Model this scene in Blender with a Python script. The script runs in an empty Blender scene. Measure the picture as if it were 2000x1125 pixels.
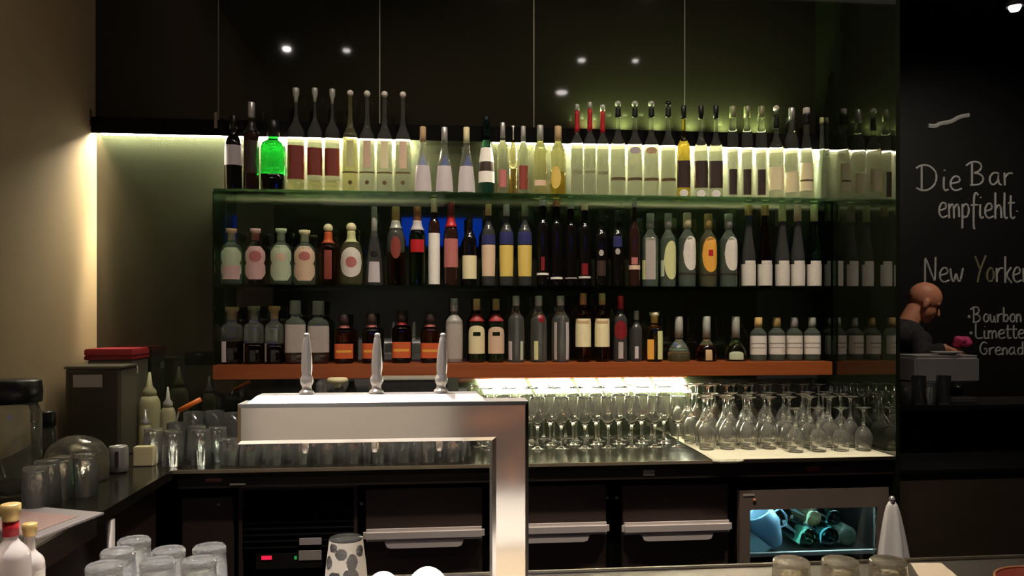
import bpy, bmesh, math, random
from mathutils import Vector, Matrix
random.seed(7)
S = bpy.context.scene
COL = S.collection
PI = math.pi

# ------------------------------------------------------------------ camera
F = 1555.0                      # focal length in pixels of the 2000x1125 frame
HOR = 620.0                     # horizon row
EYE = 1.5
TH = math.radians(5.92)
cam_d = bpy.data.cameras.new('camera')
cam_d.sensor_width = 36.0
cam_d.lens = F / 2000 * 36
cam_d.shift_y = (HOR - 562.5) / 2000
cam_d.clip_start = 0.02
cam = bpy.data.objects.new('camera', cam_d)
COL.objects.link(cam)
cam.location = (0, 0, EYE)
cam.rotation_euler = (PI / 2, 0, -TH)
S.camera = cam

# ------------------------------------------------------------------ world, exposure
S.view_settings.view_transform = 'Standard'
S.view_settings.look = 'None'
S.view_settings.gamma = 1.0
S.view_settings.exposure = 0.0
S.view_settings.use_curve_mapping = False
W = bpy.data.worlds.new('world')
S.world = W
W.use_nodes = True
W.node_tree.nodes['Background'].inputs[0].default_value = (1.0, 0.85, 0.62, 1)
W.node_tree.nodes['Background'].inputs[1].default_value = 0.012

# ------------------------------------------------------------------ light
SHELF_SPOT = 62.0
BAR_SPOT = 560.0
FAR_SPOT = 50.0
CEILING_FILL = 5.0
AISLE_FILL = 150.0
ADDED_UPLIGHT = 5.0
LED_TOP = 240.0
LED_HOT = 2800.0
LED_UNDER = 120.0

def spot(name, loc, target, power, size_deg, blend, color, radius=0.03):
    d = bpy.data.lights.new(name, 'SPOT')
    d.energy = power
    d.spot_size = math.radians(size_deg)
    d.spot_blend = blend
    d.color = color
    d.shadow_soft_size = radius
    o = bpy.data.objects.new(name, d)
    COL.objects.link(o)
    o.location = loc
    v = Vector(target) - Vector(loc)
    o.rotation_euler = v.to_track_quat('-Z', 'Y').to_euler()
    return o

WARM = (1.0, 0.86, 0.72)

def area(name, loc, target, power, sx, sy, color):
    d = bpy.data.lights.new(name, 'AREA')
    d.shape = 'RECTANGLE'
    d.size, d.size_y = sx, sy
    d.energy = power
    d.color = color
    o = bpy.data.objects.new(name, d)
    COL.objects.link(o)
    o.location = loc
    v = Vector(target) - Vector(loc)
    o.rotation_euler = v.to_track_quat('-Z', 'Y').to_euler()
    return o

spot('shelf_light', (-0.15, 2.1, 3.49), (-0.2, 3.3, 1.50), SHELF_SPOT, 66, 0.9, WARM, 0.05)
spot('shelf_light.001', (0.45, 2.1, 3.49), (0.5, 3.3, 1.55), SHELF_SPOT, 80, 0.9, WARM, 0.05)
spot('shelf_light.002', (1.30, 2.1, 3.49), (1.2, 3.3, 1.55), SHELF_SPOT, 80, 0.9, WARM, 0.05)
spot('bar_light', (-0.30, 2.0, 3.49), (-0.10, 1.10, 0.93), BAR_SPOT, 48, 0.6, (1.0, 0.93, 0.88), 0.04)
spot('bar_light.001', (0.9, 2.05, 3.49), (0.9, 1.4, 0.93), BAR_SPOT * 0.3, 50, 0.8, WARM, 0.04)
spot('far_fill', (3.2, 3.5, 3.35), (3.6, 5.0, 1.8), FAR_SPOT, 90, 0.9, (1.0, 0.88, 0.78), 0.04)  # spot added to brighten the chalkboard lettering
spot('aisle_fill', (0.25, 2.12, 3.49), (0.25, 2.80, 0.75), AISLE_FILL, 70, 0.9, WARM, 0.05)  # fill spot added to brighten the drawers and their rails
spot('aisle_fill.001', (1.35, 2.12, 3.49), (1.35, 2.86, 0.85), AISLE_FILL, 60, 0.9, WARM, 0.05)  # second added fill, for the white cloth and the fridge side
area('ceiling_fill', (0.4, 2.2, 3.47), (0.4, 2.2, 0), CEILING_FILL, 3.0, 0.4, (1.0, 0.86, 0.68))  # added soft fill, set where the glossy wall does not mirror it

# ------------------------------------------------------------------ projection helpers (pixel -> point on a real plane)
def kx(px):                      # x / y ratio of the vertical plane through a pixel column
    return math.tan(math.atan((px - 1000) / F) + TH)
def X(px, Y):
    return kx(px) * Y
def depth(x, y):
    return x * math.sin(TH) + y * math.cos(TH)
def P(px, py, Y):
    x = kx(px) * Y
    return Vector((x, Y, EYE - (py - HOR) / F * depth(x, Y)))
def G(px, py, z):                # point on the horizontal plane z
    d = (EYE - z) * F / (py - HOR)
    k = kx(px)
    y = d / (k * math.sin(TH) + math.cos(TH))
    return Vector((k * y, y, z))

# ------------------------------------------------------------------ materials
def lin(c):
    c = c / 255.0
    return c / 12.92 if c <= 0.04045 else ((c + 0.055) / 1.055) ** 2.4
def RGB(r, g, b):
    return (lin(r), lin(g), lin(b), 1)

def mat(name, col, rough=0.5, metal=0.0, spec=0.5, trans=0.0, ior=1.45, emit=0.0, noise=0.0, nscale=20.0, stretch=None, bump=0.0, emit_col=None):
    m = bpy.data.materials.new(name)
    m.use_nodes = True
    nt = m.node_tree
    b = nt.nodes['Principled BSDF']
    b.inputs['Base Color'].default_value = col
    b.inputs['Roughness'].default_value = rough
    b.inputs['Metallic'].default_value = metal
    b.inputs['Specular IOR Level'].default_value = spec
    b.inputs['IOR'].default_value = ior
    b.inputs['Transmission Weight'].default_value = trans
    if emit:
        b.inputs['Emission Color'].default_value = emit_col or col
        b.inputs['Emission Strength'].default_value = emit
    if noise or bump:
        tc = nt.nodes.new('ShaderNodeTexCoord')
        mp = nt.nodes.new('ShaderNodeMapping')
        nz = nt.nodes.new('ShaderNodeTexNoise')
        nz.inputs['Scale'].default_value = nscale
        nz.inputs['Detail'].default_value = 6
        if stretch:
            mp.inputs['Scale'].default_value = stretch
        nt.links.new(tc.outputs['Object'], mp.inputs[0])
        nt.links.new(mp.outputs[0], nz.inputs['Vector'])
        if noise:
            mx = nt.nodes.new('ShaderNodeMix')
            mx.data_type = 'RGBA'
            lo = [max(0, c * (1 - noise)) for c in col[:3]] + [1]
            hi = [min(1, c * (1 + noise)) for c in col[:3]] + [1]
            mx.inputs[6].default_value = lo
            mx.inputs[7].default_value = hi
            nt.links.new(nz.outputs['Fac'], mx.inputs[0])
            nt.links.new(mx.outputs[2], b.inputs['Base Color'])
        if bump:
            bp = nt.nodes.new('ShaderNodeBump')
            bp.inputs['Strength'].default_value = bump
            bp.inputs['Distance'].default_value = 0.002
            nt.links.new(nz.outputs['Fac'], bp.inputs['Height'])
            nt.links.new(bp.outputs[0], b.inputs['Normal'])
    return m

def thin_glass(name, tint, refl=0.5, rough=0.03):
    """sheet glass: see-through with a fresnel sheen"""
    m = bpy.data.materials.new(name)
    m.use_nodes = True
    nt = m.node_tree
    nt.nodes.remove(nt.nodes['Principled BSDF'])
    out = nt.nodes['Material Output']
    t = nt.nodes.new('ShaderNodeBsdfTransparent')
    t.inputs[0].default_value = tint
    g = nt.nodes.new('ShaderNodeBsdfGlossy')
    g.inputs['Roughness'].default_value = rough
    fr = nt.nodes.new('ShaderNodeFresnel')
    fr.inputs[0].default_value = 1.5
    mx = nt.nodes.new('ShaderNodeMixShader')
    nt.links.new(fr.outputs[0], mx.inputs[0])
    nt.links.new(t.outputs[0], mx.inputs[1])
    nt.links.new(g.outputs[0], mx.inputs[2])
    nt.links.new(mx.outputs[0], out.inputs[0])
    return m

M = {}
M['tan_wall'] = mat('tan_plaster', RGB(158, 134, 102), 0.8, noise=0.10, nscale=3, bump=0.1)
M['olive_glass'] = mat('olive_back_painted_glass', RGB(40, 42, 30), 0.03, spec=0.5, ior=1.8)
M['black_glass'] = mat('black_back_painted_glass', RGB(34, 32, 23), 0.04, spec=0.5, ior=1.6)
M['dark_mirror'] = mat('dark_tinted_mirror_glass', RGB(22, 26, 16), 0.02, spec=0.5, ior=2.0)
M['dark_wall'] = mat('dark_brown_paint', RGB(34, 29, 23), 0.7, noise=0.15, nscale=4)
M['ceiling'] = mat('dark_ceiling_paint', RGB(30, 27, 22), 0.9)
M['floor'] = mat('dark_floor_tile', RGB(32, 27, 24), 0.45, noise=0.3, nscale=6)
M['seam'] = mat('grey_joint_profile', RGB(120, 118, 104), 0.5, metal=0.4)
M['steel'] = mat('brushed_steel', RGB(196, 190, 184), 0.32, metal=0.8, noise=0.08, nscale=60, stretch=(0.3, 1, 12))
M['polished'] = mat('polished_steel', RGB(225, 220, 214), 0.16, metal=1.0)
M['worktop_steel'] = mat('worktop_steel', RGB(180, 172, 162), 0.3, metal=1.0, noise=0.12, nscale=14, stretch=(1, 5, 1))
M['chrome'] = mat('satin_chrome', RGB(226, 218, 208), 0.34, metal=0.55)
M['face'] = mat('brushed_face_plate', RGB(222, 216, 206), 0.12, metal=0.85, noise=0.08, nscale=60, stretch=(0.3, 1, 12))
M['alu'] = mat('anodised_aluminium', RGB(214, 204, 198), 0.42, metal=0.2)
M['stone'] = mat('black_stone', RGB(38, 35, 28), 0.16, noise=0.25, nscale=40)
M['stone_edge'] = mat('pale_metal_edge', RGB(190, 176, 150), 0.3, metal=0.7)
M['fascia'] = mat('black_laminate', RGB(46, 38, 34), 0.4, noise=0.1, nscale=8)
M['cabinet'] = mat('dark_brown_cabinet', RGB(44, 35, 31), 0.45, noise=0.1, nscale=8)
M['void'] = mat('black_recess', RGB(10, 9, 8), 0.8, spec=0.08)
M['wood'] = mat('reddish_wood', RGB(146, 76, 36), 0.35, noise=0.35, nscale=7, stretch=(0.6, 8, 14))
M['brown_panel'] = mat('brown_wood_panel', RGB(58, 48, 36), 0.5, noise=0.25, nscale=5, stretch=(1, 1, 5))
M['shelf_glass'] = mat('green_edge_shelf_glass', (0.22, 0.42, 0.28, 1), 0.02, trans=1.0, ior=1.5)
M['side_glass'] = mat('green_side_panel_glass', (0.22, 0.42, 0.27, 1), 0.03, trans=1.0, ior=1.5)
M['led'] = mat('led_diffuser', (1, 1, 1, 1), 0.5, emit=LED_TOP, emit_col=(1.0, 0.97, 0.76, 1))
M['led_hot'] = mat('led_diffuser_hot', (1, 1, 1, 1), 0.5, emit=LED_HOT, emit_col=(1.0, 0.92, 0.68, 1))
M['led_dim'] = mat('led_diffuser_dim', (1, 1, 1, 1), 0.5, emit=LED_TOP * 1.3, emit_col=(1.0, 0.93, 0.60, 1))
M['led_under'] = mat('led_tube_under_shelf', (1, 1, 1, 1), 0.5, emit=LED_UNDER, emit_col=(0.93, 1.0, 0.72, 1))
M['lamp_white'] = mat('lamp_lens_white', (1, 1, 1, 1), 0.5, emit=60.0, emit_col=(1, 0.93, 0.86, 1))
M['lamp_blue'] = mat('lamp_lens_blue', (0.3, 0.4, 1, 1), 0.5, emit=6.0, emit_col=(0.08, 0.12, 0.9, 1))
M['screen_blue'] = mat('blue_screen', (0.01, 0.08, 0.9, 1), 0.3, emit=2.3, emit_col=(0.0, 0.09, 1.0, 1))
M['fridge_light'] = mat('fridge_lamp', (0.6, 0.95, 1, 1), 0.4, emit=45.0, emit_col=(0.6, 0.92, 1.0, 1))
M['red_led'] = mat('red_display', (1, 0.02, 0.05, 1), 0.4, emit=0.7, emit_col=(1.0, 0.02, 0.09, 1))
M['green_led'] = mat('green_indicator', (0.1, 1, 0.2, 1), 0.4, emit=0.08, emit_col=(0.1, 1, 0.2, 1))
M['pane'] = thin_glass('clear_pane', (0.92, 0.97, 0.96, 1))
M['glass'] = mat('drinking_glass', (1, 1, 0.96, 1), 0.0, trans=0.965, ior=1.45)
M['glass_thick'] = mat('thick_tumbler_glass', (0.98, 0.98, 0.97, 1), 0.0, trans=0.955, ior=1.5, bump=0.7, nscale=55, stretch=(1, 1, 0.35))
M['glass_bar'] = mat('lit_tumbler_glass', (1, 1, 1, 1), 0.0, trans=0.92, ior=1.5, bump=0.7, nscale=110, stretch=(0.6, 0.6, 1.6))
M['glass_smoke'] = mat('smoky_brown_glass', (0.86, 0.78, 0.62, 1), 0.03, trans=0.90, ior=1.5, bump=0.9, nscale=60)
# bottle bodies
def gl(name, r, g, b, rough=0.02, ior=1.40, tr=1.0):
    M[name] = mat('bottle_glass_' + name, (r, g, b, 1), rough, trans=tr, ior=ior)
gl('clear', 0.95, 0.97, 0.90, tr=0.955)
gl('hollow', 0.96, 0.96, 0.88, tr=0.97, ior=1.14)
gl('hollowgreen', 0.86, 0.92, 0.78, tr=0.95, ior=1.14)
gl('green', 0.30, 0.62, 0.36)
gl('emerald', 0.03, 0.90, 0.10)
gl('gold', 0.92, 0.62, 0.10)
gl('yellow', 0.93, 0.88, 0.50, tr=0.95)
gl('amber', 0.52, 0.17, 0.03)
gl('brown', 0.20, 0.07, 0.03)
gl('palegreen', 0.74, 0.88, 0.70, tr=0.93)
gl('milky', 0.92, 0.82, 0.76, 0.1, tr=0.55)
gl('smoke', 0.42, 0.42, 0.40, 0.12, tr=0.92)
gl('rose', 0.75, 0.38, 0.30)
gl('indigo', 0.22, 0.22, 0.62, 0.10)
gl('teal', 0.15, 0.45, 0.42)
M['black'] = mat('black_bottle_glass', RGB(16, 13, 12), 0.07, spec=0.6)
M['darkbrown'] = mat('dark_brown_bottle_glass', RGB(44, 26, 20), 0.08, spec=0.6)
M['darkgreen'] = mat('dark_green_bottle_glass', RGB(22, 30, 16), 0.08, spec=0.6)
M['frost'] = mat('frosted_grey_glass', RGB(150, 143, 134), 0.4, trans=0.15)
# paints, papers, caps
def flat(name, r, g, b, rough=0.55, metal=0.0, noise=0.06, ns=60):
    M[name] = mat('paint_' + name, RGB(r, g, b), rough, metal=metal, noise=noise, nscale=ns)
flat('white', 232, 226, 214)
flat('paper', 214, 206, 192, noise=0.12, ns=120)
flat('cream', 226, 214, 168)
flat('greypaper', 168, 158, 148, noise=0.15, ns=140)
flat('lilac', 186, 176, 176)
flat('pink', 206, 168, 160)
flat('hotpink', 226, 70, 120)
flat('dustyrose', 176, 104, 96)
flat('mint', 182, 194, 160)
flat('peach', 212, 182, 152)
flat('orange', 196, 88, 42)
flat('goldpaper', 222, 160, 60)
flat('yellowlabel', 212, 184, 92)
flat('palegreenlabel', 200, 202, 140)
flat('brownlabel', 128, 54, 40)
flat('darklabel', 52, 36, 28)
flat('stripe', 92, 72, 40)
flat('red', 176, 26, 34, 0.45)
flat('darkred', 120, 26, 30, 0.4)
flat('tan', 190, 160, 116)
flat('bandred', 150, 40, 44)
flat('cork', 208, 170, 110)
flat('copper', 204, 140, 96, 0.35, 0.4)
flat('goldcap', 190, 160, 100, 0.4, 0.4)
flat('silver', 200, 196, 192, 0.3, 0.6)
flat('greycap', 166, 166, 154, 0.4, 0.2)
flat('blackcap', 20, 18, 16, 0.35)
flat('olivecap', 140, 140, 104, 0.4, 0.2)
flat('blue', 60, 74, 170)
flat('bluedeep', 50, 52, 96, 0.3)
flat('darkplastic', 30, 28, 26, 0.35)
flat('greymetal', 104, 98, 84, 0.4, 0.3)
M['cabinet'] = mat('dark_brown_cabinet', RGB(60, 47, 42), 0.45, noise=0.1, nscale=8)
flat('greydoor', 66, 62, 48, 0.45, 0.2)
flat('bronzeframe', 122, 108, 98, 0.45, 0.3)
flat('skin', 226, 150, 112, 0.5)
flat('shirt', 50, 46, 46, 0.8, noise=0.9, ns=45)
flat('cloth', 236, 232, 226, 0.85)
flat('matcloth', 226, 222, 192, 0.85, noise=0.12, ns=30)
flat('board', 28, 27, 23, 0.5, noise=0.15, ns=5)
flat('chalk', 196, 194, 184, 0.9, noise=0.25, ns=80)
flat('chalk_yellow', 140, 132, 100, 0.9)
flat('foam', 240, 232, 218, 0.7)
flat('beige', 198, 182, 158)
flat('carrot', 226, 116, 44, 0.5)

# ------------------------------------------------------------------ object helpers
def link(name, me, m=None, parent=None, smooth=False):
    o = bpy.data.objects.new(name, me)
    COL.objects.link(o)
    if m is not None:
        for mm in (m if isinstance(m, (list, tuple)) else [m]):
            me.materials.append(mm)
    if smooth:
        for p in me.polygons:
            p.use_smooth = True
    if parent is not None:
        o.parent = parent
    return o

def bm_obj(name, bm, m, parent=None, smooth=False, loc=None):
    bmesh.ops.recalc_face_normals(bm, faces=bm.faces[:])
    me = bpy.data.meshes.new(name)
    bm.to_mesh(me)
    bm.free()
    o = link(name, me, m, parent, smooth)
    if loc is not None:
        o.location = loc
    return o

def tag(o, label, cat, group=None, kind=None):
    o['label'] = label
    o['category'] = cat
    if group:
        o['group'] = group
    if kind:
        o['kind'] = kind
    return o

def thing(name, label, cat, loc=(0, 0, 0), rz=0.0, group=None):
    o = bpy.data.objects.new(name, None)
    o.empty_display_size = 0.05
    COL.objects.link(o)
    o.location = loc
    o.rotation_euler = (0, 0, rz)
    return tag(o, label, cat, group)

def struct(o):
    o['kind'] = 'structure'
    return o

def add_box(bm, lo, hi, bevel=0.0, seg=2):
    v = [bm.verts.new((x, y, z)) for x in (lo[0], hi[0]) for y in (lo[1], hi[1]) for z in (lo[2], hi[2])]
    fs = [(0, 1, 3, 2), (4, 6, 7, 5), (0, 4, 5, 1), (2, 3, 7, 6), (0, 2, 6, 4), (1, 5, 7, 3)]
    faces = [bm.faces.new([v[i] for i in f]) for f in fs]
    if bevel:
        es = list({e for f in faces for e in f.edges})
        bmesh.ops.bevel(bm, geom=es, offset=bevel, segments=seg, affect='EDGES')
    return v

def box(name, lo, hi, m, parent=None, bevel=0.0, seg=2):
    bm = bmesh.new()
    add_box(bm, lo, hi, bevel, seg)
    return bm_obj(name, bm, m, parent)

def chaikin(pts, it=2):
    for _ in range(it):
        q = [pts[0]]
        for a, b in zip(pts, pts[1:]):
            q.append(tuple(0.75 * p + 0.25 * r for p, r in zip(a, b)))
            q.append(tuple(0.25 * p + 0.75 * r for p, r in zip(a, b)))
        q.append(pts[-1])
        pts = q
    return pts

def add_lathe(bm, prof, seg=24, sq=0.0, depth_k=1.0, c=(0, 0, 0)):
    """prof: list of (r, z); sq>0 makes the section a rounded square"""
    rings = []
    for r, z in prof:
        if r < 1e-5:
            rings.append([bm.verts.new((c[0], c[1], c[2] + z))])
            continue
        ring = []
        for i in range(seg):
            a = 2 * PI * i / seg + PI / seg
            k = 1.0
            if sq:
                n = 2 + sq * 6
                k = 1.0 / ((abs(math.cos(a)) ** n + abs(math.sin(a)) ** n) ** (1.0 / n))
            ring.append(bm.verts.new((c[0] + r * k * math.cos(a), c[1] + r * k * math.sin(a) * depth_k, c[2] + z)))
        rings.append(ring)
    for A, B in zip(rings, rings[1:]):
        if len(A) == 1 and len(B) == 1:
            continue
        if len(A) == 1:
            for i in range(len(B)):
                bm.faces.new((A[0], B[i], B[(i + 1) % len(B)]))
        elif len(B) == 1:
            for i in range(len(A)):
                bm.faces.new((A[i], B[0], A[(i + 1) % len(A)]))
        else:
            for i in range(seg):
                j = (i + 1) % seg
                bm.faces.new((A[i], A[j], B[j], B[i]))
    for R, flip in ((rings[0], True), (rings[-1], False)):
        if len(R) > 1:
            bm.faces.new(R[::-1] if flip else R)

def lathe(name, prof, m, parent=None, seg=24, loc=None, sq=0.0, depth_k=1.0, smooth=True, c=(0, 0, 0)):
    bm = bmesh.new()
    add_lathe(bm, prof, seg, sq, depth_k, c)
    o = bm_obj(name, bm, m, parent, smooth, loc)
    return o

def add_tube(bm, pts, r, seg=8, r_end=None):
    pts = [Vector(p) for p in pts]
    rings = []
    n = len(pts)
    for i, p in enumerate(pts):
        t = (pts[min(i + 1, n - 1)] - pts[max(i - 1, 0)]).normalized()
        up = Vector((0, 0, 1)) if abs(t.z) < 0.9 else Vector((0, 1, 0))
        a = t.cross(up).normalized()
        b = t.cross(a).normalized()
        rr = r if r_end is None else r + (r_end - r) * i / (n - 1)
        rings.append([bm.verts.new(p + a * rr * math.cos(2 * PI * k / seg) + b * rr * math.sin(2 * PI * k / seg)) for k in range(seg)])
    for A, B in zip(rings, rings[1:]):
        for k in range(seg):
            bm.faces.new((A[k], A[(k + 1) % seg], B[(k + 1) % seg], B[k]))
    bm.faces.new(rings[0][::-1])
    bm.faces.new(rings[-1])

def tube(name, pts, r, m, parent=None, seg=8, r_end=None):
    bm = bmesh.new()
    add_tube(bm, pts, r, seg, r_end)
    return bm_obj(name, bm, m, parent, True)

def quad_slab(name, pts, th, m, parent=None):
    """flat quadrilateral with thickness th downwards"""
    bm = bmesh.new()
    top = [bm.verts.new(p) for p in pts]
    bot = [bm.verts.new((p[0], p[1], p[2] - th)) for p in pts]
    n = len(pts)
    bm.faces.new(top)
    bm.faces.new(bot[::-1])
    for i in range(n):
        bm.faces.new((top[i], bot[i], bot[(i + 1) % n], top[(i + 1) % n]))
    return bm_obj(name, bm, m, parent)

def copy_tree(o, parent=None):
    c = o.copy()
    COL.objects.link(c)
    if parent is not None:
        c.parent = parent
    for ch in list(o.children):
        copy_tree(ch, c)
    return c

# ------------------------------------------------------------------ key planes
XL = -1.34          # left wall
YB = 3.38           # back wall face
XR = 1.70           # dark glass partition
YC = 2.757          # front edge of back counter
YS = 3.20           # front edge of shelves
ZC = 0.99           # back counter top
ZW0, ZW1 = 1.257, 1.314
ZM = 1.628
ZT = 2.002
ZLED = 2.24

# ------------------------------------------------------------------ room shell
struct(box('floor', (-3.2, -3.2, -0.1), (6.2, 5.5, 0.0), M['floor']))
struct(box('ceiling', (-3.2, -3.2, 3.5), (6.2, 5.5, 3.6), M['ceiling']))
struct(box('wall_left', (XL - 0.12, -0.3, 0), (XL, YB, 3.5), M['tan_wall']))
struct(box('wall_back', (XL - 0.12, YB, 0), (XR + 0.012, YB + 0.12, 3.5), M['olive_glass']))
struct(box('wall_far', (XR - 0.1, 5.30, 0), (6.2, 5.42, 3.5), M['dark_wall']))
struct(box('wall_passage', (XR - 0.10, YB + 0.12, 0), (XR + 0.012, 5.30, 3.5), M['dark_wall']))
struct(box('wall_right', (6.0, -3.0, 0), (6.12, 5.30, 3.5), M['dark_wall']))
struct(box('wall_rear', (-3.0, -3.12, 0), (6.12, -3.0, 3.5), M['dark_wall']))
struct(box('wall_side', (-3.12, -3.0, 0), (-3.0, -0.3, 3.5), M['dark_wall']))
struct(box('wall_return', (-3.12, -0.42, 0), (XL - 0.12, -0.3, 3.5), M['dark_wall']))
struct(box('wall_partition', (XR, YC, 0), (XR + 0.016, YB, 3.5), M['dark_mirror']))

# upper black glass cladding with pale joints, and the LED ledge under it
seams = [428, 742, 1042, 1336]
xs = [XL] + [X(s, YB) for s in seams] + [XR]
tr = 0
for a, b in zip(xs, xs[1:]):
    tr += 1
    struct(box('trim_%d' % tr, (a + (0.0025 if a > XL else 0), YB - 0.012, 2.30), (b - (0.0025 if b < XR else 0), YB, 3.5), M['black_glass']))
for a in xs[1:-1]:
    tr += 1
    struct(box('trim_%d' % tr, (a - 0.0025, YB - 0.009, 2.30), (a + 0.0025, YB - 0.001, 3.5), M['seam']))
tr += 1
bm = bmesh.new()
add_box(bm, (XL, YB - 0.055, 2.262), (XR, YB, 2.30))
add_box(bm, (XL, YB - 0.055, 2.236), (XR, YB - 0.049, 2.262))
struct(bm_obj('trim_%d' % tr, bm, M['void']))
# steel clips that hold the cladding at its lower corners
for px, lbl in ((181, 'small steel clip at the left wall end of the light ledge'), (430, 'bright steel clip on the light ledge left of the dark wine bottle')):
    x = X(px, YB) + (0.012 if px == 181 else 0)
    tag(box('panel_clip', (x - 0.006, YB - 0.068, 2.262), (x + 0.006, YB - 0.0555, 2.328), M['polished'], bevel=0.002), lbl, 'clip', 'clips on the ledge')

def led_strip(px0, px1, m, label):
    t = thing('light_strip', label, 'light strip', (0, 0, 0), 0, 'light strips along the ledge')
    x0, x1 = X(px0, YB), X(px1, YB)
    t.location = (x0, YB - 0.03, 2.25)
    box('housing', (0, -0.008, 0.004), (x1 - x0, 0.012, 0.0118), M['alu'], t)
    box('diffuser', (0.002, -0.007, -0.003), (x1 - x0 - 0.002, 0.011, 0.004), m, t, 0.001)
led_strip(192, 500, M['led'], 'bright white light strip under the ledge, stretch next to the tan wall')
led_strip(502, 796, M['led_hot'], 'bright white light strip under the ledge behind the green and brown-labelled bottles')
led_strip(962, 1108, M['led_dim'], 'dim yellowish light strip under the ledge behind the mixed small bottles')
led_strip(1112, 1588, M['led_hot'], 'brightest light strip under the ledge behind the red-necked bottles')
# weak upward light added behind the ledge for the wall's greenish glow, right part
t = thing('added_uplight_strip', 'added greenish glow strip hidden on top of the ledge, washing the black glass', 'light strip', (X(1120, YB), YB - 0.035, 2.3005))
box('housing', (0, 0.008, 0), (X(1540, YB) - X(1120, YB), 0.020, 0.002), M['alu'], t)
M['added_up'] = mat('added_green_wash', (1, 1, 1, 1), 0.5, emit=2.0, emit_col=(0.60, 0.80, 0.30, 1))
box('diffuser', (0.002, 0.009, 0.0021), (X(1540, YB) - X(1120, YB) - 0.002, 0.019, 0.005), M['added_up'], t)

for px in (1150, 1215, 1280, 1345, 1410, 1475):
    x = X(px, YB)
    spot('added_uplight', (x, YB - 0.052, 2.304), (x, YB + 0.01, 2.55), ADDED_UPLIGHT, 165, 1.0, (0.72, 0.95, 0.42), 0.0)  # added unseen spots that give the black glass its greenish glow

# ------------------------------------------------------------------ shelving
t = thing('glass_shelf_unit', 'green-edged glass shelf unit with two long shelves of bottles against the black wall', 'shelf unit', (0, YS, ZW1))
xl = X(419, YS)
xr_ = X(1628, YS) - 0.012
def local(o):
    return o
box('shelf', (xl, 0, ZM - 0.010 - ZW1), (xr_, YB - YS - 0.002, ZM - ZW1), M['shelf_glass'], t, 0.001)
box('shelf', (xl - 0.004, 0, ZT - 0.010 - ZW1), (XR - 0.002, YB - YS - 0.002, ZT - ZW1), M['shelf_glass'], t, 0.001)
box('side_panel', (xl - 0.008, 0.002, 0.001), (xl - 0.0005, YB - YS - 0.002, ZT - 0.0105 - ZW1), M['side_glass'], t)
box('side_panel', (xr_ + 0.0005, 0.002, 0.001), (xr_ + 0.010, YB - YS - 0.002, ZT - 0.0105 - ZW1), M['side_glass'], t)
tag(box('wooden_shelf', (X(415, YS), YS, ZW0), (X(1626, YS), YB - 0.002, ZW1), M['wood'], bevel=0.002),
    'thick reddish wooden shelf board under the lowest row of bottles', 'shelf')
# light panel hanging below the wooden shelf, in slanted lit sections
t = thing('under_shelf_light', 'slanted row of bright light panels under the wooden shelf above the stemware', 'light', (X(925, YB - 0.03), YB - 0.03, 1.22))
L = X(1340, YB - 0.03) - X(925, YB - 0.03)
box('housing', (0, -0.004, 0.020), (L, 0.026, 0.036), M['alu'], t)
n = 6
bnd = [0, 0.245, 0.46, 0.575, 0.70, 0.835, 1.0]
for i in range(n):
    a, b = bnd[i] * L + 0.010, bnd[i + 1] * L - 0.010
    bm = bmesh.new()
    sl = 0.035
    pts = [(a, 0.020, 0.0195), (b, 0.020, 0.0195), (b + sl, 0.004, -0.042), (a + sl, 0.004, -0.042)]
    f = [bm.verts.new(p) for p in pts]
    g = [bm.verts.new((p[0], p[1] + 0.005, p[2])) for p in pts]
    bm.faces.new(f); bm.faces.new(g[::-1])
    for k in range(4):
        bm.faces.new((f[k], g[k], g[(k + 1) % 4], f[(k + 1) % 4]))
    bm_obj('light_panel', bm, M['led_under'], t)

# ------------------------------------------------------------------ bottles
KIND = {
 # profile (r fraction, z fraction), cap start z, cap radius fraction, squareness
 'flask':   ([(0.86, 0), (1, .03), (1, .50), (.97, .60), (.80, .70), (.46, .745), (.36, .77), (.36, .95)], .79, .44, 0),
 'flaskball': ([(0.86, 0), (1, .03), (1, .46), (.97, .55), (.78, .66), (.42, .70), (.32, .73), (.30, .93)], .88, .42, 0),
 'wine':    ([(0.92, 0), (1, .02), (1, .58), (.92, .66), (.5, .74), (.40, .80), (.38, .98)], .82, .46, 0),
 'slim':    ([(0.92, 0), (1, .02), (1, .66), (.9, .72), (.56, .77), (.50, .80), (.50, .98)], .84, .58, 0),
 'tall':    ([(0.92, 0), (1, .02), (1, .62), (.88, .68), (.48, .75), (.38, .80), (.38, .98)], .86, .46, 0),
 'shoulder': ([(0.92, 0), (1, .02), (1, .62), (.96, .66), (.5, .74), (.38, .77), (.38, .98)], .80, .50, .15),
 'flute':   ([(0.92, 0), (1, .02), (1, .34), (.9, .44), (.62, .58), (.46, .74), (.42, .84), (.42, .98)], .84, .54, 0),
 'cone':    ([(0.90, 0), (1, .03), (.97, .15), (.72, .42), (.46, .58), (.42, .62), (.42, .98)], .62, .52, 0),
 'bell':    ([(0.90, 0), (1, .03), (1, .32), (.80, .52), (.42, .72), (.36, .78), (.36, .98)], .76, .48, 0),
 'square':  ([(0.92, 0), (1, .02), (1, .60), (.92, .67), (.50, .72), (.40, .74), (.40, .95)], .78, .56, .55),
 'decanter': ([(0.92, 0), (1, .02), (1, .56), (.92, .60), (.45, .66), (.22, .72), (.16, .80), (.16, .95)], .86, .40, .3),
 'knob':    ([(0.92, 0), (1, .02), (1, .52), (.92, .57), (.55, .62), (.34, .68), (.26, .78), (.26, .97)], .93, .42, .2),
 'pear':    ([(0.95, 0), (1, .02), (.98, .10), (.80, .38), (.50, .58), (.34, .68), (.30, .74), (.28, .97)], .62, .34, 0),
 'decant2': ([(0.92, 0), (1, .04), (.98, .22), (.70, .36), (.36, .46), (.28, .52), (.26, .6)], .52, .38, 0),
}
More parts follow.
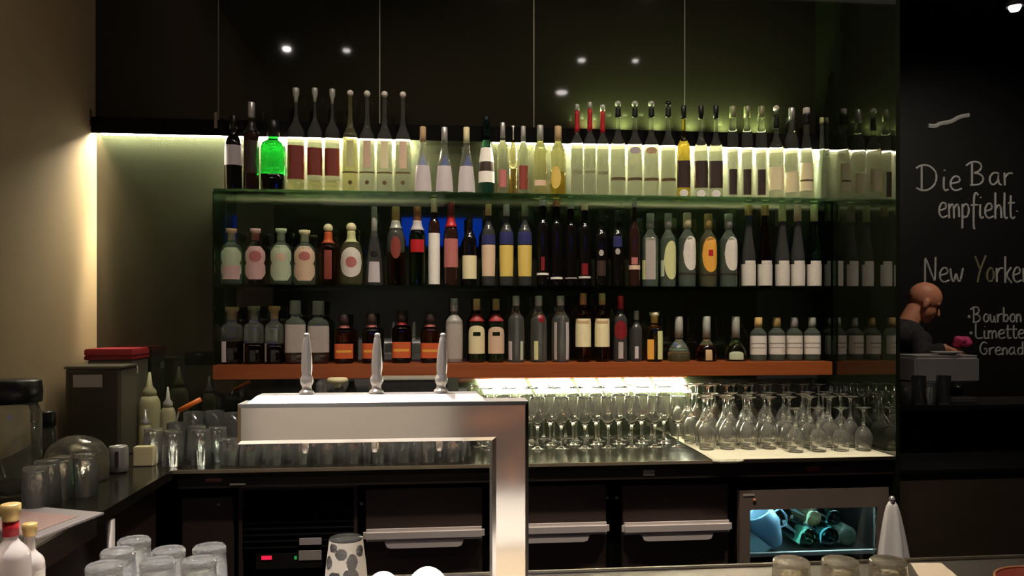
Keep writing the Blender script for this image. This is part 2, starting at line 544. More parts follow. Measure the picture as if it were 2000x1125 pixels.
def interp(prof, z):
    for (r0, z0), (r1, z1) in zip(prof, prof[1:]):
        if z0 <= z <= z1:
            return r0 + (r1 - r0) * ((z - z0) / (z1 - z0) if z1 > z0 else 0)
    return prof[-1][0]

def sqk(a, sq):
    if not sq:
        return 1.0
    n = 2 + sq * 6
    return 1.0 / ((abs(math.cos(a)) ** n + abs(math.sin(a)) ** n) ** (1.0 / n))

def label_bm(bm, prof, sq, shape, z0, z1, half, off=0.0007, turn=0.0, nu=14, nv=8, dk=1.0):
    """a paper patch with a little thickness wrapped on the front (-y) of a lathed body"""
    half = math.radians(half)
    turn = math.radians(turn)
    grid = []
    for i in range(nu + 1):
        u = -1 + 2 * i / nu
        a = -PI / 2 + turn + u * half
        zc, hh = (z0 + z1) / 2, (z1 - z0) / 2
        if shape == 'oval':
            e = math.sqrt(max(0.0, 1 - u * u)) * hh
            lo, hi = zc - e, zc + e
        elif shape == 'arch':
            lo, hi = z0, z1 - (1 - math.sqrt(max(0.0, 1 - (abs(u) ** 2.2)))) * hh * 0.55
        elif shape == 'taper':
            lo, hi = z0, z1
            a = -PI / 2 + turn + u * half
        elif shape == 'waist':
            k = 1 - max(0.0, abs(u) - 0.55) / 0.45
            lo, hi = z0 + (1 - k) * hh * 0.35, z1 - (1 - k) * hh * 0.35
        else:
            lo, hi = z0, z1
        row = []
        for j in range(nv + 1):
            z = lo + (hi - lo) * j / nv
            aa = a
            if shape == 'taper':
                aa = -PI / 2 + turn + u * half * (0.82 + 0.18 * j / nv)
            if shape == 'waist':
                w = 1 - 0.22 * math.exp(-((j / nv - 0.5) / 0.10) ** 2)
                aa = -PI / 2 + turn + u * half * w
            r = interp(prof, z) * sqk(aa, sq) + off
            row.append(bm.verts.new((r * math.cos(aa), r * math.sin(aa) * dk, z)))
        grid.append(row)
    for i in range(nu):
        for j in range(nv):
            try:
                bm.faces.new((grid[i][j], grid[i + 1][j], grid[i + 1][j + 1], grid[i][j + 1]))
            except ValueError:
                pass

def bottle(name, label, px, w, top, zbase, kind, body, cap, labels=(), fill=None, neck=None, group=None, y=3.285, cat='bottle', captype='plain', cz=None):
    yy = y + random.uniform(-0.008, 0.008)
    x = X(px, yy)
    d = depth(x, yy)
    H = EYE + (HOR - top) / F * d - zbase
    H = min(H, {ZM: ZT - ZM - 0.014, ZW1: ZM - ZW1 - 0.014}.get(zbase, 9))
    R = w * d / F / 2 * 0.94
    R = min(R, 0.052)
    prof, c0, cr, sq = KIND[kind]
    c0 = cz or c0
    P2 = chaikin([(r * R, z * H) for r, z in prof], 2)
    # keep the straight base crisp
    P2 = [(0.0, 0.0)] + P2 + [(0.0, P2[-1][1])]
    t = thing(name, label, cat, (x, yy, zbase + 0.0005), 0, group)
    t.rotation_euler = (0, 0, random.uniform(-0.12, 0.12) if not labels else -math.atan(kx(px)) * 0.8)
    body_prof = [p for p in P2]
    if fill:
        zf = fill[1] * H
        up = [(interp(P2[1:-1], zf), zf)] + [p for p in P2 if p[1] > zf + 1e-5]
        lo = [p for p in P2 if p[1] < zf - 1e-5 and p is not P2[-1]] + [(interp(P2[1:-1], zf) * 0.995, zf - 0.0005), (0, zf - 0.0005)]
        lathe('bottle_glass', [(0, zf)] + up, M[body], t, 20, sq=sq)
        lathe('liquor', lo, M[fill[0]], t, 20, sq=sq)
    else:
        lathe('bottle_glass', P2, M[body], t, 20, sq=sq)
    cR = cr * R
    zc0 = c0 * H
    if captype == 'ball':
        r = cR * 1.05
        zc = H - r
        pr = [(0, zc - r)] + [(r * math.sin(PI * k / 10), zc - r * math.cos(PI * k / 10)) for k in range(1, 10)] + [(0, H)]
        lathe('stopper', pr, M[cap], t, 16)
    elif captype == 'stopper':
        pr = [(cR * .55, zc0), (cR * .6, zc0 + (H - zc0) * .3), (cR * 1.0, zc0 + (H - zc0) * .55), (cR * 1.05, H * .99), (cR * .8, H), (0, H)]
        lathe('stopper', [(0, zc0)] + pr, M[cap], t, 16)
    elif captype == 'flare':
        pr = [(cR * .72, zc0), (cR * .8, zc0 + (H - zc0) * .6), (cR * 1.12, H - (H - zc0) * .28), (cR * 1.15, H), (0, H)]
        lathe('cap', [(0, zc0)] + pr, M[cap], t, 16)
    else:
        pr = [(cR * 1.0, zc0), (cR * .97, zc0 + (H - zc0) * .5), (cR * .97, H - 0.0025), (cR * .85, H), (0, H)]
        lathe('cap', [(0, zc0)] + pr, M[cap], t, 16)
    if neck:
        m_, a_, b_, k_ = neck
        a_, b_ = a_ * H, b_ * H
        q = []
        for i in range(7):
            z = a_ + (b_ - a_) * i / 6
            q.append((R * 0.43 * (1 - 0.18 * i / 6) if k_ > 1.75 else max(interp(P2[1:-1], z), 0.001) * k_ + 0.0008, z))
        lathe('neck_band', [(0, a_)] + q + [(0, b_)], M[m_], t, 16)
    for i, lb in enumerate(labels):
        shape, z0, z1, half, lm = lb[:5]
        turn = lb[5] if len(lb) > 5 else 0
        bm = bmesh.new()
        label_bm(bm, P2[1:-1], sq, shape, z0 * H, z1 * H, half, 0.0008 + 0.0005 * i, turn)
        bm_obj('paper_label' if i == 0 else 'label_print', bm, M[lm], t, True)
    return t

BR = 'liquor_bottle'
# ---- middle shelf
g1 = 'round flask bottles on the middle shelf'
def mid(label, px, w, top, kind, body, cap, labels=(), **k):
    return bottle(k.pop('name', BR), label, px, w, top, ZM, kind, body, cap, labels, **k)
mid('round clear bottle with mint and pink label, tan cap, beside the left shelf panel', 452, 44, 447, 'flask', 'palegreen', 'tan', [('waist', .12, .66, 62, 'mint'), ('rect', .10, .34, 50, 'pink')], group=g1, captype='flare')
mid('round clear bottle with pink label and dusty pink cap on the middle shelf', 499, 44, 447, 'flask', 'rose', 'pink', [('waist', .10, .68, 62, 'pink'), ('oval', .40, .60, 34, 'dustyrose')], group=g1, captype='flare')
mid('round clear bottle with pale green label and pale green cap on the middle shelf', 549, 46, 447, 'flask', 'palegreen', 'mint', [('waist', .08, .70, 62, 'mint'), ('oval', .42, .56, 26, 'peach')], group=g1, captype='flare')
mid('round clear bottle with peach label and wide cream cap on the middle shelf', 595, 46, 450, 'flask', 'palegreen', 'cream', [('waist', .08, .70, 62, 'peach'), ('oval', .44, .60, 30, 'dustyrose')], group=g1, captype='flare')
mid('round bottle of dark brown liqueur with orange neck and cream ball stopper', 641, 44, 437, 'flaskball', 'amber', 'cream', [('rect', .10, .56, 20, 'brownlabel')], group=g1, captype='ball', neck=('orange', .68, .86, 1.15))
mid('round bottle of pale gold liqueur with round white label and cream ball stopper', 686, 47, 435, 'flaskball', 'yellow', 'cream', [('oval', .13, .60, 64, 'paper'), ('oval', .28, .45, 28, 'dustyrose')], group=g1, captype='ball', neck=('palegreenlabel', .68, .86, 1.15))
mid('tapering frosted grey bottle with long silver cap next to the pale gold flask', 731, 37, 404, 'pear', 'smoke', 'greycap', [('rect', .04, .30, 40, 'lilac'), ('oval', .36, .44, 30, 'blackcap')])
mid('clear bottle half full of amber liquor with yellow and red cap before the blue reflection', 773, 37, 404, 'wine', 'clear', 'goldcap', [('oval', .34, .62, 34, 'brownlabel')], fill=('amber', .42), neck=('greycap', .72, .82, 1.2))
mid('clear bottle with small red label and copper cap beside the amber half-full bottle', 815, 35, 404, 'wine', 'green', 'copper', [('rect', .42, .58, 50, 'red')], neck=('lilac', .70, .82, 1.2))
mid('slim tall bottle with a long white paper label and cream cap', 848, 24, 383, 'slim', 'darkbrown', 'cream', [('rect', .02, .60, 75, 'white')])
mid('dark bottle with red capsule and slanted dusty red label', 881, 30, 395, 'wine', 'darkbrown', 'darkred', [('rect', .22, .56, 68, 'dustyrose')], neck=('red', .70, .84, 1.25))
mid('small dark brown bottle with square cream label, between red capsule and blue-topped bottles', 917, 30, 418, 'wine', 'black', 'blackcap', [('rect', .10, .42, 72, 'cream')])
g2 = 'blue-topped bottles with pale labels'
mid('blue-topped bottle with peach label, first of the trio', 954, 29, 399, 'tall', 'smoke', 'cork', [('taper', .12, .50, 75, 'peach'), ('rect', .51, .62, 70, 'bluedeep')], group=g2)
mid('blue-topped bottle with yellow label and pinkish grey cap, middle of the trio', 989, 30, 400, 'tall', 'smoke', 'lilac', [('taper', .12, .50, 75, 'yellowlabel'), ('rect', .51, .66, 70, 'bluedeep')], group=g2)
mid('blue-topped bottle with yellow label and olive cap, last of the trio', 1025, 30, 400, 'tall', 'smoke', 'olivecap', [('taper', .12, .50, 75, 'yellowlabel'), ('rect', .51, .66, 70, 'bluedeep')], group=g2)
g3 = 'dark slim bottles in the middle of the middle shelf'
mid('black slim bottle with white ring and pink stripe, next to the last blue-topped bottle', 1060, 25, 386, 'slim', 'black', 'lilac', [('rect', .13, .155, 80, 'white'), ('rect', .18, .34, 16, 'darkred')], group=g3, cz=.93)
mid('black slim bottle with low white ring and copper cap', 1087, 25, 392, 'slim', 'black', 'copper', [('rect', .085, .11, 80, 'white')], group=g3, cz=.93)
mid('black slim bottle with faint thin ring and pale cap', 1115, 25, 397, 'slim', 'black', 'greycap', [('rect', .095, .108, 80, 'lilac')], group=g3, cz=.93)
mid('black slim bottle with low white ring, dark red print and wide pale cap', 1142, 25, 400, 'slim', 'black', 'cream', [('rect', .10, .125, 80, 'paper'), ('rect', .14, .28, 30, 'darkred')], group=g3, cz=.93)
mid('black bottle with a small grey dot, pale shoulder glint, without light cap', 1174, 27, 412, 'tall', 'black', 'darkplastic', [('oval', .40, .48, 22, 'greypaper'), ('rect', .14, .34, 40, 'darklabel')], group=g3)
mid('black bottle with violet neck stripe and grey dot', 1206, 27, 412, 'tall', 'black', 'darkplastic', [('oval', .42, .50, 22, 'greypaper'), ('rect', .52, .66, 40, 'bluedeep')], group=g3)
mid('dark bottle with silver cap and narrow cream ring beside the clear row', 1239, 24, 388, 'wine', 'darkbrown', 'greycap', [('rect', .20, .25, 70, 'peach'), ('rect', .26, .34, 30, 'dustyrose')], group=g3, cz=.93)
g4 = 'broad-shouldered clear bottles on the middle shelf'
mid('broad-shouldered clear bottle with tall grey and white label by the dark bottles', 1270, 33, 417, 'shoulder', 'palegreen', 'greycap', [('rect', .10, .66, 34, 'greypaper'), ('rect', .10, .36, 20, 'palegreenlabel', -55)], group=g4)
mid('clear bottle with yellow-green oval label', 1305, 31, 417, 'shoulder', 'palegreen', 'greycap', [('oval', .10, .62, 55, 'palegreenlabel', 22), ('rect', .14, .36, 18, 'mint', -48)], group=g4)
mid('clear bottle with white oval label over a dark line, left of the gold one', 1342, 35, 416, 'shoulder', 'palegreen', 'cream', [('oval', .22, .68, 50, 'paper', 22), ('rect', .17, .19, 80, 'darklabel')], group=g4)
mid('bottle with golden oval label and yellow cap among the clear bottles', 1383, 35, 418, 'shoulder', 'yellow', 'goldcap', [('oval', .20, .68, 55, 'goldpaper', 14), ('rect', .16, .18, 80, 'darklabel'), ('rect', .42, .50, 14, 'red', 14)], group=g4)
mid('clear bottle with white oval label over a dark line, right of the gold one', 1423, 35, 418, 'shoulder', 'palegreen', 'greycap', [('oval', .22, .68, 50, 'paper', 22), ('rect', .17, .19, 80, 'darklabel')], group=g4)
g5 = 'long-necked bottles with low white labels'
for px, body, cap, lab, c0 in ((1462, 'smoke', 'goldcap', 'long-necked bottle with yellow cap and white label, beside the broad-shouldered bottles', .87),
                          (1494, 'brown', 'goldcap', 'brownish long-necked bottle with yellow cap and cream-edged white label', .87),
                          (1528, 'smoke', 'palegreenlabel', 'grey long-necked bottle with tall pale green capsule and white label', .80),
                          (1558, 'smoke', 'peach', 'grey long-necked bottle with tall peach capsule and white label', .80),
                          (1590, 'green', 'palegreenlabel', 'green glass long-necked bottle with white label at the shelf end', .80)):
    mid(lab, px, 29, 400, 'flute', body, cap, [('rect', .02, .28, 82, 'paper'), ('rect', .28, .32, 45, 'paper', 15)], group=g5, cz=c0)

# ---- lowest row, on the wooden shelf
def low(label, px, w, top, kind, body, cap, labels=(), **k):
    return bottle(k.pop('name', BR), label, px, w, top, ZW1, kind, body, cap, labels, **k)
h1 = 'squat whisky bottles on the wooden shelf'
low('squat dark-filled bottle with tan stopper at the left end of the wooden shelf', 453, 44, 600, 'square', 'clear', 'tan', [('rect', .04, .40, 10, 'lilac', -35)], fill=('brown', .40), group=h1, captype='flare')
low('squat dark-filled bottle with wide olive stopper, second on the wooden shelf', 496, 40, 598, 'square', 'clear', 'olivecap', [('rect', .04, .36, 10, 'lilac', -55)], fill=('brown', .36), group=h1, captype='flare')
low('squat dark-filled bottle with yellowish stopper, third on the wooden shelf', 536, 38, 598, 'square', 'clear', 'cork', [('rect', .04, .36, 10, 'greypaper', -50)], fill=('brown', .34), group=h1, captype='flare')
h2 = 'big clear bottles with grey labels'
low('large clear bottle with square grey-beige label, left of the first tap handle', 577, 42, 587, 'square', 'palegreen', 'greycap', [('rect', .18, .62, 62, 'greypaper', 8)], fill=('darkbrown', .14), group=h2)
low('large clear bottle with square grey-beige label, right of the first tap handle', 622, 44, 588, 'square', 'palegreen', 'greycap', [('rect', .18, .60, 62, 'greypaper')], fill=('darkbrown', .14), group=h2)
h3 = 'bottles with orange labels on the wooden shelf'
for px, top, lab in ((672, 614, 'orange-labelled bottle with pinkish neck, left of the middle tap handle'),
                     (726, 612, 'orange-labelled bottle half behind the middle tap handle'),
                     (784, 606, 'orange-labelled bottle with bright red neck between two tap handles'),
                     (840, 611, 'orange-labelled bottle just left of the third tap handle')):
    low(lab, px, 39, top, 'square', 'brown' if px in (784, 726) else 'amber', 'darklabel', [('rect', .10, .40, 52, 'orange'), ('rect', .22, .27, 40, 'goldpaper')], neck=('bandred' if px == 784 else 'dustyrose', .72, .785, 1.15), group=h3)
low('frosted grey bottle with silver screw cap right of the third tap handle', 887, 35, 583, 'shoulder', 'frost', 'silver', [('rect', .06, .60, 80, 'greypaper')])
h4 = 'dark green bottles with arched cream labels'
low('dark green bottle with arched cream label and red neck, beside the frosted bottle', 931, 34, 584, 'wine', 'darkgreen', 'cork', [('arch', .14, .58, 76, 'cream'), ('rect', .42, .48, 26, 'darkgreen')], neck=('bandred', .64, .76, 1.05), group=h4)
low('dark green bottle with arched peach label and red neck, beside the clear ribbed bottles', 969, 34, 584, 'wine', 'darkgreen', 'goldcap', [('arch', .14, .56, 76, 'peach'), ('rect', .42, .48, 26, 'darkgreen')], neck=('bandred', .64, .76, 1.05), group=h4)
h5 = 'clear bottles with silver caps'
low('clear bottle with silver cap and pale band near the base', 1008, 35, 578, 'tall', 'clear', 'silver', [('rect', .04, .32, 16, 'lilac', -45), ('rect', .04, .32, 12, 'mint', 40)], group=h5, cz=.85)
low('clear bottle with silver cap, red mark on the shoulder and yellow-green stripe', 1052, 35, 578, 'tall', 'clear', 'silver', [('oval', .60, .72, 30, 'darkred', 20), ('rect', .04, .32, 14, 'palegreenlabel', -18)], group=h5, cz=.85)
low('clear square-sided bottle with silver cap and broad vertical grey stripes', 1095, 38, 578, 'tall', 'clear', 'silver', [('rect', .04, .60, 12, 'lilac', 45), ('rect', .04, .60, 10, 'greypaper', -35)], group=h5, cz=.85)
h6 = 'brown bottles with tall cream labels'
low('brown bottle with tall cream label and copper cap', 1139, 32, 573, 'tall', 'amber', 'copper', [('rect', .22, .63, 78, 'cream'), ('rect', .56, .60, 50, 'tan')], group=h6, cz=.83)
low('brown bottle with tall cream label and golden cap', 1176, 31, 573, 'tall', 'amber', 'goldcap', [('rect', .22, .63, 76, 'cream'), ('rect', .56, .60, 50, 'tan')], group=h6, cz=.83)
low('dark bottle with bright red cap and round red label', 1212, 28, 578, 'tall', 'smoke', 'red', [('oval', .34, .62, 65, 'darkred'), ('rect', .05, .3, 20, 'greypaper')], cz=.80)
low('small dark bottle right of the red-capped one', 1243, 24, 607, 'wine', 'smoke', 'greycap', [('rect', .06, .3, 18, 'lilac')])
low('short amber bottle with yellow label and pale stopper', 1278, 33, 610, 'square', 'gold', 'cream', [('rect', .05, .62, 22, 'palegreenlabel', 42), ('rect', .05, .45, 20, 'goldpaper', -25)], captype='flare')
h7 = 'conical decanter bottles with tall grey stoppers'
low('conical decanter of yellow-green liquor with tall grey stopper, first of the conical ones', 1326, 46, 618, 'decant2', 'palegreen', 'greycap', [], fill=('yellow', .22), group=h7, name='decanter_bottle')
low('conical decanter of dark brown liquor with tall grey stopper', 1380, 44, 618, 'decant2', 'yellow', 'greycap', [('rect', .03, .26, 18, 'tan', 10)], fill=('brown', .36), group=h7, name='decanter_bottle')
low('conical decanter of green liquor with tall grey stopper, beside the white-labelled bottles', 1437, 44, 618, 'decant2', 'green', 'greycap', [('arch', .04, .22, 40, 'mint')], group=h7, name='decanter_bottle')
h8 = 'small clear bottles with white labels'
for px, cap, lab in ((1481, 'cork', 'small clear bottle with white label and cork-coloured cap, next to the green decanter'),
                     (1517, 'goldcap', 'small clear bottle with white label and yellowish cap'),
                     (1551, 'silver', 'small clear bottle with white label and shiny silver cap'),
                     (1586, 'greycap', 'small clear bottle with lilac-white label and thin grey stopper at the shelf end')):
    low(lab, px, 33, 620, 'shoulder', 'palegreen', cap, [('rect', .15, .58, 85, 'paper' if px < 1590 else 'lilac'), ('rect', .30, .32, 50, 'greypaper'), ('rect', .40, .42, 50, 'greypaper')], group=h8, cz=.78)

# ---- top shelf
def topb(label, px, w, top, kind, body, cap, labels=(), **k):
    return bottle(k.pop('name', BR), label, px, w, top, ZT, kind, body, cap, labels, **k)
topb('dark wine bottle with square white label at the left end of the top shelf', 456, 36, 226, 'wine', 'black', 'blackcap', [('rect', .34, .60, 72, 'lilac')], name='wine_bottle')
topb('dark brown bottle with silver neck foil next to the dark wine bottle', 491, 32, 200, 'wine', 'darkbrown', 'silver', [('rect', .2, .56, 60, 'darklabel')], name='wine_bottle', neck=('darkplastic', .66, .78, 1.1))
topb('broad bright green bottle with dark base and black cap on the top shelf', 534, 48, 236, 'square', 'emerald', 'blackcap', [], fill=('black', .24))
k1 = 'tall stoppered bottles with brown labels'
for i, (px, top, o_) in enumerate(((578, 172, 'beside the bright green bottle'), (615, 172, 'in the middle of the three'), (649, 174, 'beside the knob-topped bottles'))):
    topb('tall bottle with brown label and flared glass stopper, ' + o_, px, 34 if not i else 30, top, 'decanter', 'hollow', 'greycap', [('rect', .16 if i else .12, .42 if i else .44, 78, 'brownlabel')], fill=('yellow', .12), captype='stopper', group=k1)
k2 = 'slender bottles with pale knob stoppers'
for i, (px, top, lm, o_) in enumerate(((684, 176, 'palegreenlabel', 'lemon label, first of the knob-topped four'), (717, 177, 'peach', 'peach label, second of the knob-topped four'),
                                       (751, 178, 'cream', 'cream label, third of the knob-topped four'), (787, 179, 'peach', 'peach label, last of the knob-topped four'))):
    topb('slender bottle with round pale knob and ' + o_, px, 31, top, 'knob', 'yellow' if i == 0 else 'hollow', 'paper', [('rect', .24, .50, 26, lm), ('rect', .19, .205, 70, 'stripe'), ('oval', .08, .12, 14, 'stripe')], captype='ball', group=k2)
k3 = 'conical bottles with white labels before the dark gap'
for px, cap, top, o_ in ((826, 'tan', 248, 'tan capsule'), (868, 'silver', 249, 'silver capsule'), (911, 'cream', 249, 'cream capsule')):
    topb('conical clear bottle with white label and ' + o_, px, 40, top, 'pear', 'hollow', cap, [('rect', .04, .42, 62, 'lilac')], cz=.78, group=k3)
topb('white bottle with black band and teal neck left of the small mixed bottles', 950, 33, 228, 'bell', 'teal', 'teal', [('rect', .16, .30, 78, 'white'), ('rect', .30, .42, 78, 'darklabel'), ('rect', .42, .60, 78, 'white')])
k4 = 'assorted clear bottles with grey caps'
for px, w, top, body, cap, labs, fil, o_ in (
        (982, 22, 240, 'hollow', 'silver', [('rect', .1, .34, 40, 'dustyrose')], None, 'clear bottle with silver cap and small red label low on the glass'),
        (1002, 19, 246, 'yellow', 'silver', [], ('gold', .40), 'clear bottle with bent silver pourer cap and yellow liquor'),
        (1022, 22, 247, 'hollow', 'greycap', [('rect', .08, .42, 50, 'brownlabel')], None, 'clear bottle with grey cap and reddish brown label'),
        (1055, 30, 245, 'yellow', 'greycap', [('rect', .14, .22, 50, 'peach')], None, 'pale yellow bottle with grey cap and thin peach label'),
        (1090, 33, 247, 'yellow', 'tan', [('oval', .10, .42, 40, 'yellowlabel', -20)], ('gold', .34), 'bottle with golden liquor and tan cap beside the red-necked bottles')):
    yy = {1002: 3.335, 982: 3.262, 1022: 3.262}.get(px, 3.285)
    topb(o_, px, w, top, 'tall', body, cap, labs, fill=fil, group=k4, y=yy, cz=.80)
k5 = 'slender bottles with long red necks'
for px, top, o_ in ((1127, 204, 'first from the golden bottle'), (1152, 200, 'in the middle of the three'), (1177, 205, 'beside the black-collared bottles')):
    topb('pale slender bottle with long red neck capsule, ' + o_, px, 25, top, 'decanter', 'hollow', 'greycap', [('rect', .24, .27, 40, 'olivecap')], neck=('red', .70, .93, 2.6), cz=.93, group=k5)
k6 = 'bottles with black collars and thin brown bands'
for px, cap, o_, mm in ((1207, 'greycap', 'round white top, first of the black-collared four', None), (1240, 'greycap', 'white top and a grey dot, second of the four', 'lilac'),
                    (1272, 'greycap', 'white top and a brownish dot, third of the four', 'tan'), (1305, 'blackcap', 'all black top, last of the four', None)):
    labs = [('rect', .17, .20, 78, 'stripe')]
    if mm:
        labs.append(('oval', .44, .51, 40, mm))
    topb('clear bottle with black collar, ' + o_, px, 30, 197, 'knob', 'hollow', cap, labs, neck=('blackcap', .83, .925, 1.9), captype='ball', group=k6)
k7 = 'bottles with tall dark brown labels'
for px, body, o_ in ((1335, 'gold', 'golden glass, beside the black-collared four'), (1369, 'hollow', 'clear glass, middle of the three'), (1398, 'hollow', 'clear glass, beside the slender trio')):
    topb('bottle with tall dark brown label and black cap, ' + o_, px, 28, 207, 'knob', body, 'blackcap', [('rect', .11, .40, 60, 'darklabel'), ('oval', .01, .09, 34, 'white')], cz=.86, group=k7)
k8 = 'slender bottles with narrow dark labels'
for px, o_ in ((1431, 'first of the slender trio'), (1459, 'middle of the slender trio'), (1487, 'last of the slender trio')):
    topb('very slender bottle with narrow dark label and olive cap, ' + o_, px, 23, 208, 'slim', 'hollow', 'olivecap', [('rect', .05, .32, 42, 'darklabel')], group=k8, cz=.88)
topb('clear bottle with white cap and black collar, pale label, left of the last bottles', 1516, 29, 206, 'knob', 'hollow', 'paper', [('rect', .1, .34, 70, 'cream')], neck=('blackcap', .76, .90, 1.8), captype='ball')
topb('clear bottle with shiny silver capsule and pale label on the top shelf', 1546, 28, 211, 'tall', 'hollow', 'silver', [('rect', .08, .3, 70, 'cream')], cz=.86)
topb('clear bottle with small white top, black collar and thin dark line', 1575, 29, 211, 'bell', 'hollow', 'paper', [('rect', .1, .4, 66, 'cream'), ('rect', .20, .22, 60, 'stripe')], neck=('blackcap', .83, .93, 1.4), cz=.93)
topb('plain conical clear bottle at the right end of the top shelf', 1605, 27, 230, 'pear', 'hollowgreen', 'palegreenlabel', [], cz=.93)

# ------------------------------------------------------------------ back counter
t = thing('back_counter', 'long black stone back counter with a pale metal front edge', 'counter', (0, YC, 0))
box('worktop', (-0.852, 0.006, ZC - 0.03), (XR - 0.002, YB - YC - 0.002, ZC), M['stone'], t)
box('worktop', (XL + 0.002, -0.60, ZC - 0.03), (-0.853, YB - YC - 0.002, ZC), M['stone'], t)
box('front_edge', (-0.852, 0.0, ZC - 0.012), (XR - 0.002, 0.0055, ZC - 0.0005), M['stone_edge'], t)
box('fascia', (-0.84, 0.012, 0.925), (XR - 0.002, 0.03, ZC - 0.031), M['fascia'], t)
box('plinth', (-0.83, 0.10, 0.002), (XR - 0.004, 0.55, 0.08), M['void'], t)
box('label_plate', (X(400, YC), 0.0100, 0.948), (X(432, YC), 0.0119, 0.958), M['dustyrose'], t)
box('label_plate', (X(447, YC), 0.0100, 0.934), (X(478, YC), 0.0119, 0.940), M['greypaper'], t)
box('label_plate', (X(1258, YC), 0.0100, 0.938), (X(1280, YC), 0.0119, 0.957), M['greypaper'], t)
box('label_plate', (X(1578, YC), 0.0100, 0.940), (X(1604, YC), 0.0119, 0.962), M['brownlabel'], t)

# left return: steel sink unit and cabinet below
t = thing('side_counter', 'stainless side counter running towards the front along the tan wall', 'counter', (XL, 0.9, 0))
box('worktop', (0.002, 0, 0.935), (XL * -1 - 0.853, 1.255, 1.000), M['worktop_steel'], t, 0.003)
box('cabinet_body', (0.002, 0.0, 0.002), (XL * -1 - 0.90, 1.84, 0.93), M['cabinet'], t)
tag(tube('steel_post', [(-0.862, 2.262, 0.952), (-0.862, 2.262, 0.0)], 0.012, M['alu'], seg=12),
    'slim pale metal post under the edge of the side counter', 'post')

# cabinets under the back counter
YF = 2.80
def door_front(px0, px1, top, label, handle_y, grip=True):
    x0, x1 = X(px0, YF), X(px1, YF)
    z1 = P((px0 + px1) / 2, top, YF).z
    t = thing('drawer_unit', label, 'drawer unit', (x0, YF, 0.09), 0, 'drawer units under the back counter')
    w = x1 - x0
    box('carcass', (0, 0.02, 0), (w, 0.50, z1 - 0.09), M['void'], t)
    zh = P((px0 + px1) / 2, handle_y, YF).z - 0.09
    box('drawer_front', (0.004, 0, zh), (w - 0.004, 0.0195, z1 - 0.09 - 0.003), M['cabinet'], t, 0.002)
    d = box('drawer_front', (0.004, 0, 0.01), (w - 0.004, 0.0195, zh - 0.002), M['cabinet'], t, 0.002)
    # rounded aluminium rail with a finger grip
    bm = bmesh.new()
    add_box(bm, (-0.003, -0.030, zh - 0.020), (w + 0.003, -0.0005, zh + 0.022), 0.010, 4)
    bm_obj('handle_rail', bm, M['alu'], t)
    bm = bmesh.new()
    g0, g1 = w * 0.17, w * 0.83
    pts = [(g0, zh - 0.0205), (g1, zh - 0.0205), (g1 - 0.008, zh - 0.040), (g1 - 0.022, zh - 0.044), (g0 + 0.022, zh - 0.044), (g0 + 0.008, zh - 0.040)]
    f = [bm.verts.new((p[0], -0.026, p[1])) for p in pts]
    g = [bm.verts.new((p[0], -0.006, p[1])) for p in pts]
    bm.faces.new(f); bm.faces.new(g[::-1])
    for k in range(len(pts)):
        bm.faces.new((f[k], g[k], g[(k + 1) % len(pts)], f[(k + 1) % len(pts)]))
    bm_obj('finger_grip', bm, M['alu'], t)
    return t
door_front(712, 944, 952, 'black drawer unit with silver rail, seen left of the tap column', 1041)
door_front(966, 1186, 947, 'black drawer unit with silver rail, partly behind the tap column', 1032)
door_front(1214, 1424, 945, 'black drawer unit with silver rail, beside the small glass-door fridge', 1028)
for (px, py, lab) in ((932 * 0 + 705, 987, 'small grey lock plate left of the first drawer unit'), (1188, 975, 'small round lock right of the middle drawer unit'), (1208, 975, 'small round lock left of the last drawer unit')):
    p = P(px, py, YF)
    tag(box('lock_plate', (p.x - 0.006, YF + 0.021, p.z - 0.005), (p.x + 0.006, YF + 0.030, p.z + 0.005), M['greycap'], bevel=0.002), lab, 'lock', 'locks between the drawers')
box_back = struct(box('wall_plinth', (-0.84, YF + 0.0305, 0.085), (1.10, YF + 0.045, 0.922), M['void']))
box_back.name = 'trim_%d' % (tr + 1)
# flat door on the left and vent/controller unit
z1 = P(350, 973, YF).z
t = thing('cabinet_door', 'plain black cabinet door below the corner of the counters', 'cabinet door', (-0.835, YF, 0.09))
box('door_panel', (0, 0, 0), (X(456, YF) + 0.835, 0.0195, z1 - 0.09), M['cabinet'], t, 0.002)
p = P(427, 985, YF)
lathe('lock', [(0, 0), (0.005, 0), (0.005, 0.004), (0, 0.005)], M['greycap'], t, 12).matrix_local = Matrix.Translation((p.x + 0.835, -0.0002, p.z - 0.09)) @ Matrix.Rotation(PI / 2, 4, 'X')
t = thing('cooling_unit', 'black cooling unit with slatted vent and red temperature display', 'cooling unit', (X(466, YF), YF, 0.09))
w = X(698, YF) - X(466, YF)
zt = P(580, 948, YF).z - 0.09
bm = bmesh.new()
add_box(bm, (0, 0, 0), (w, 0.0195, 0.45))
zlo = P(580, 1075, YF).z - 0.09
zz = zlo
add_box(bm, (0, 0, zt - 0.012), (w, 0.0195, zt))
add_box(bm, (0, 0, 0.45), (0.012, 0.0195, zt - 0.012))
add_box(bm, (w - 0.012, 0, 0.45), (w, 0.0195, zt - 0.012))
bm_obj('front_frame', bm, M['cabinet'], t)
bm = bmesh.new()
nsl = 9
for i in range(nsl):
    z = zlo + 0.01 + i * (zt - 0.02 - zlo - 0.01) / nsl
    v = [(0.0125, 0.002, z), (w - 0.0125, 0.002, z), (w - 0.0125, 0.016, z + 0.016), (0.0125, 0.016, z + 0.016)]
    f = [bm.verts.new(q) for q in v]
    g = [bm.verts.new((q[0], q[1], q[2] - 0.003)) for q in v]
    bm.faces.new(f); bm.faces.new(g[::-1])
    for k in range(4):
        bm.faces.new((f[k], g[k], g[(k + 1) % 4], f[(k + 1) % 4]))
bm_obj('vent_grille', bm, M['void'], t)
x0t, z0t = X(466, YF), 0.09
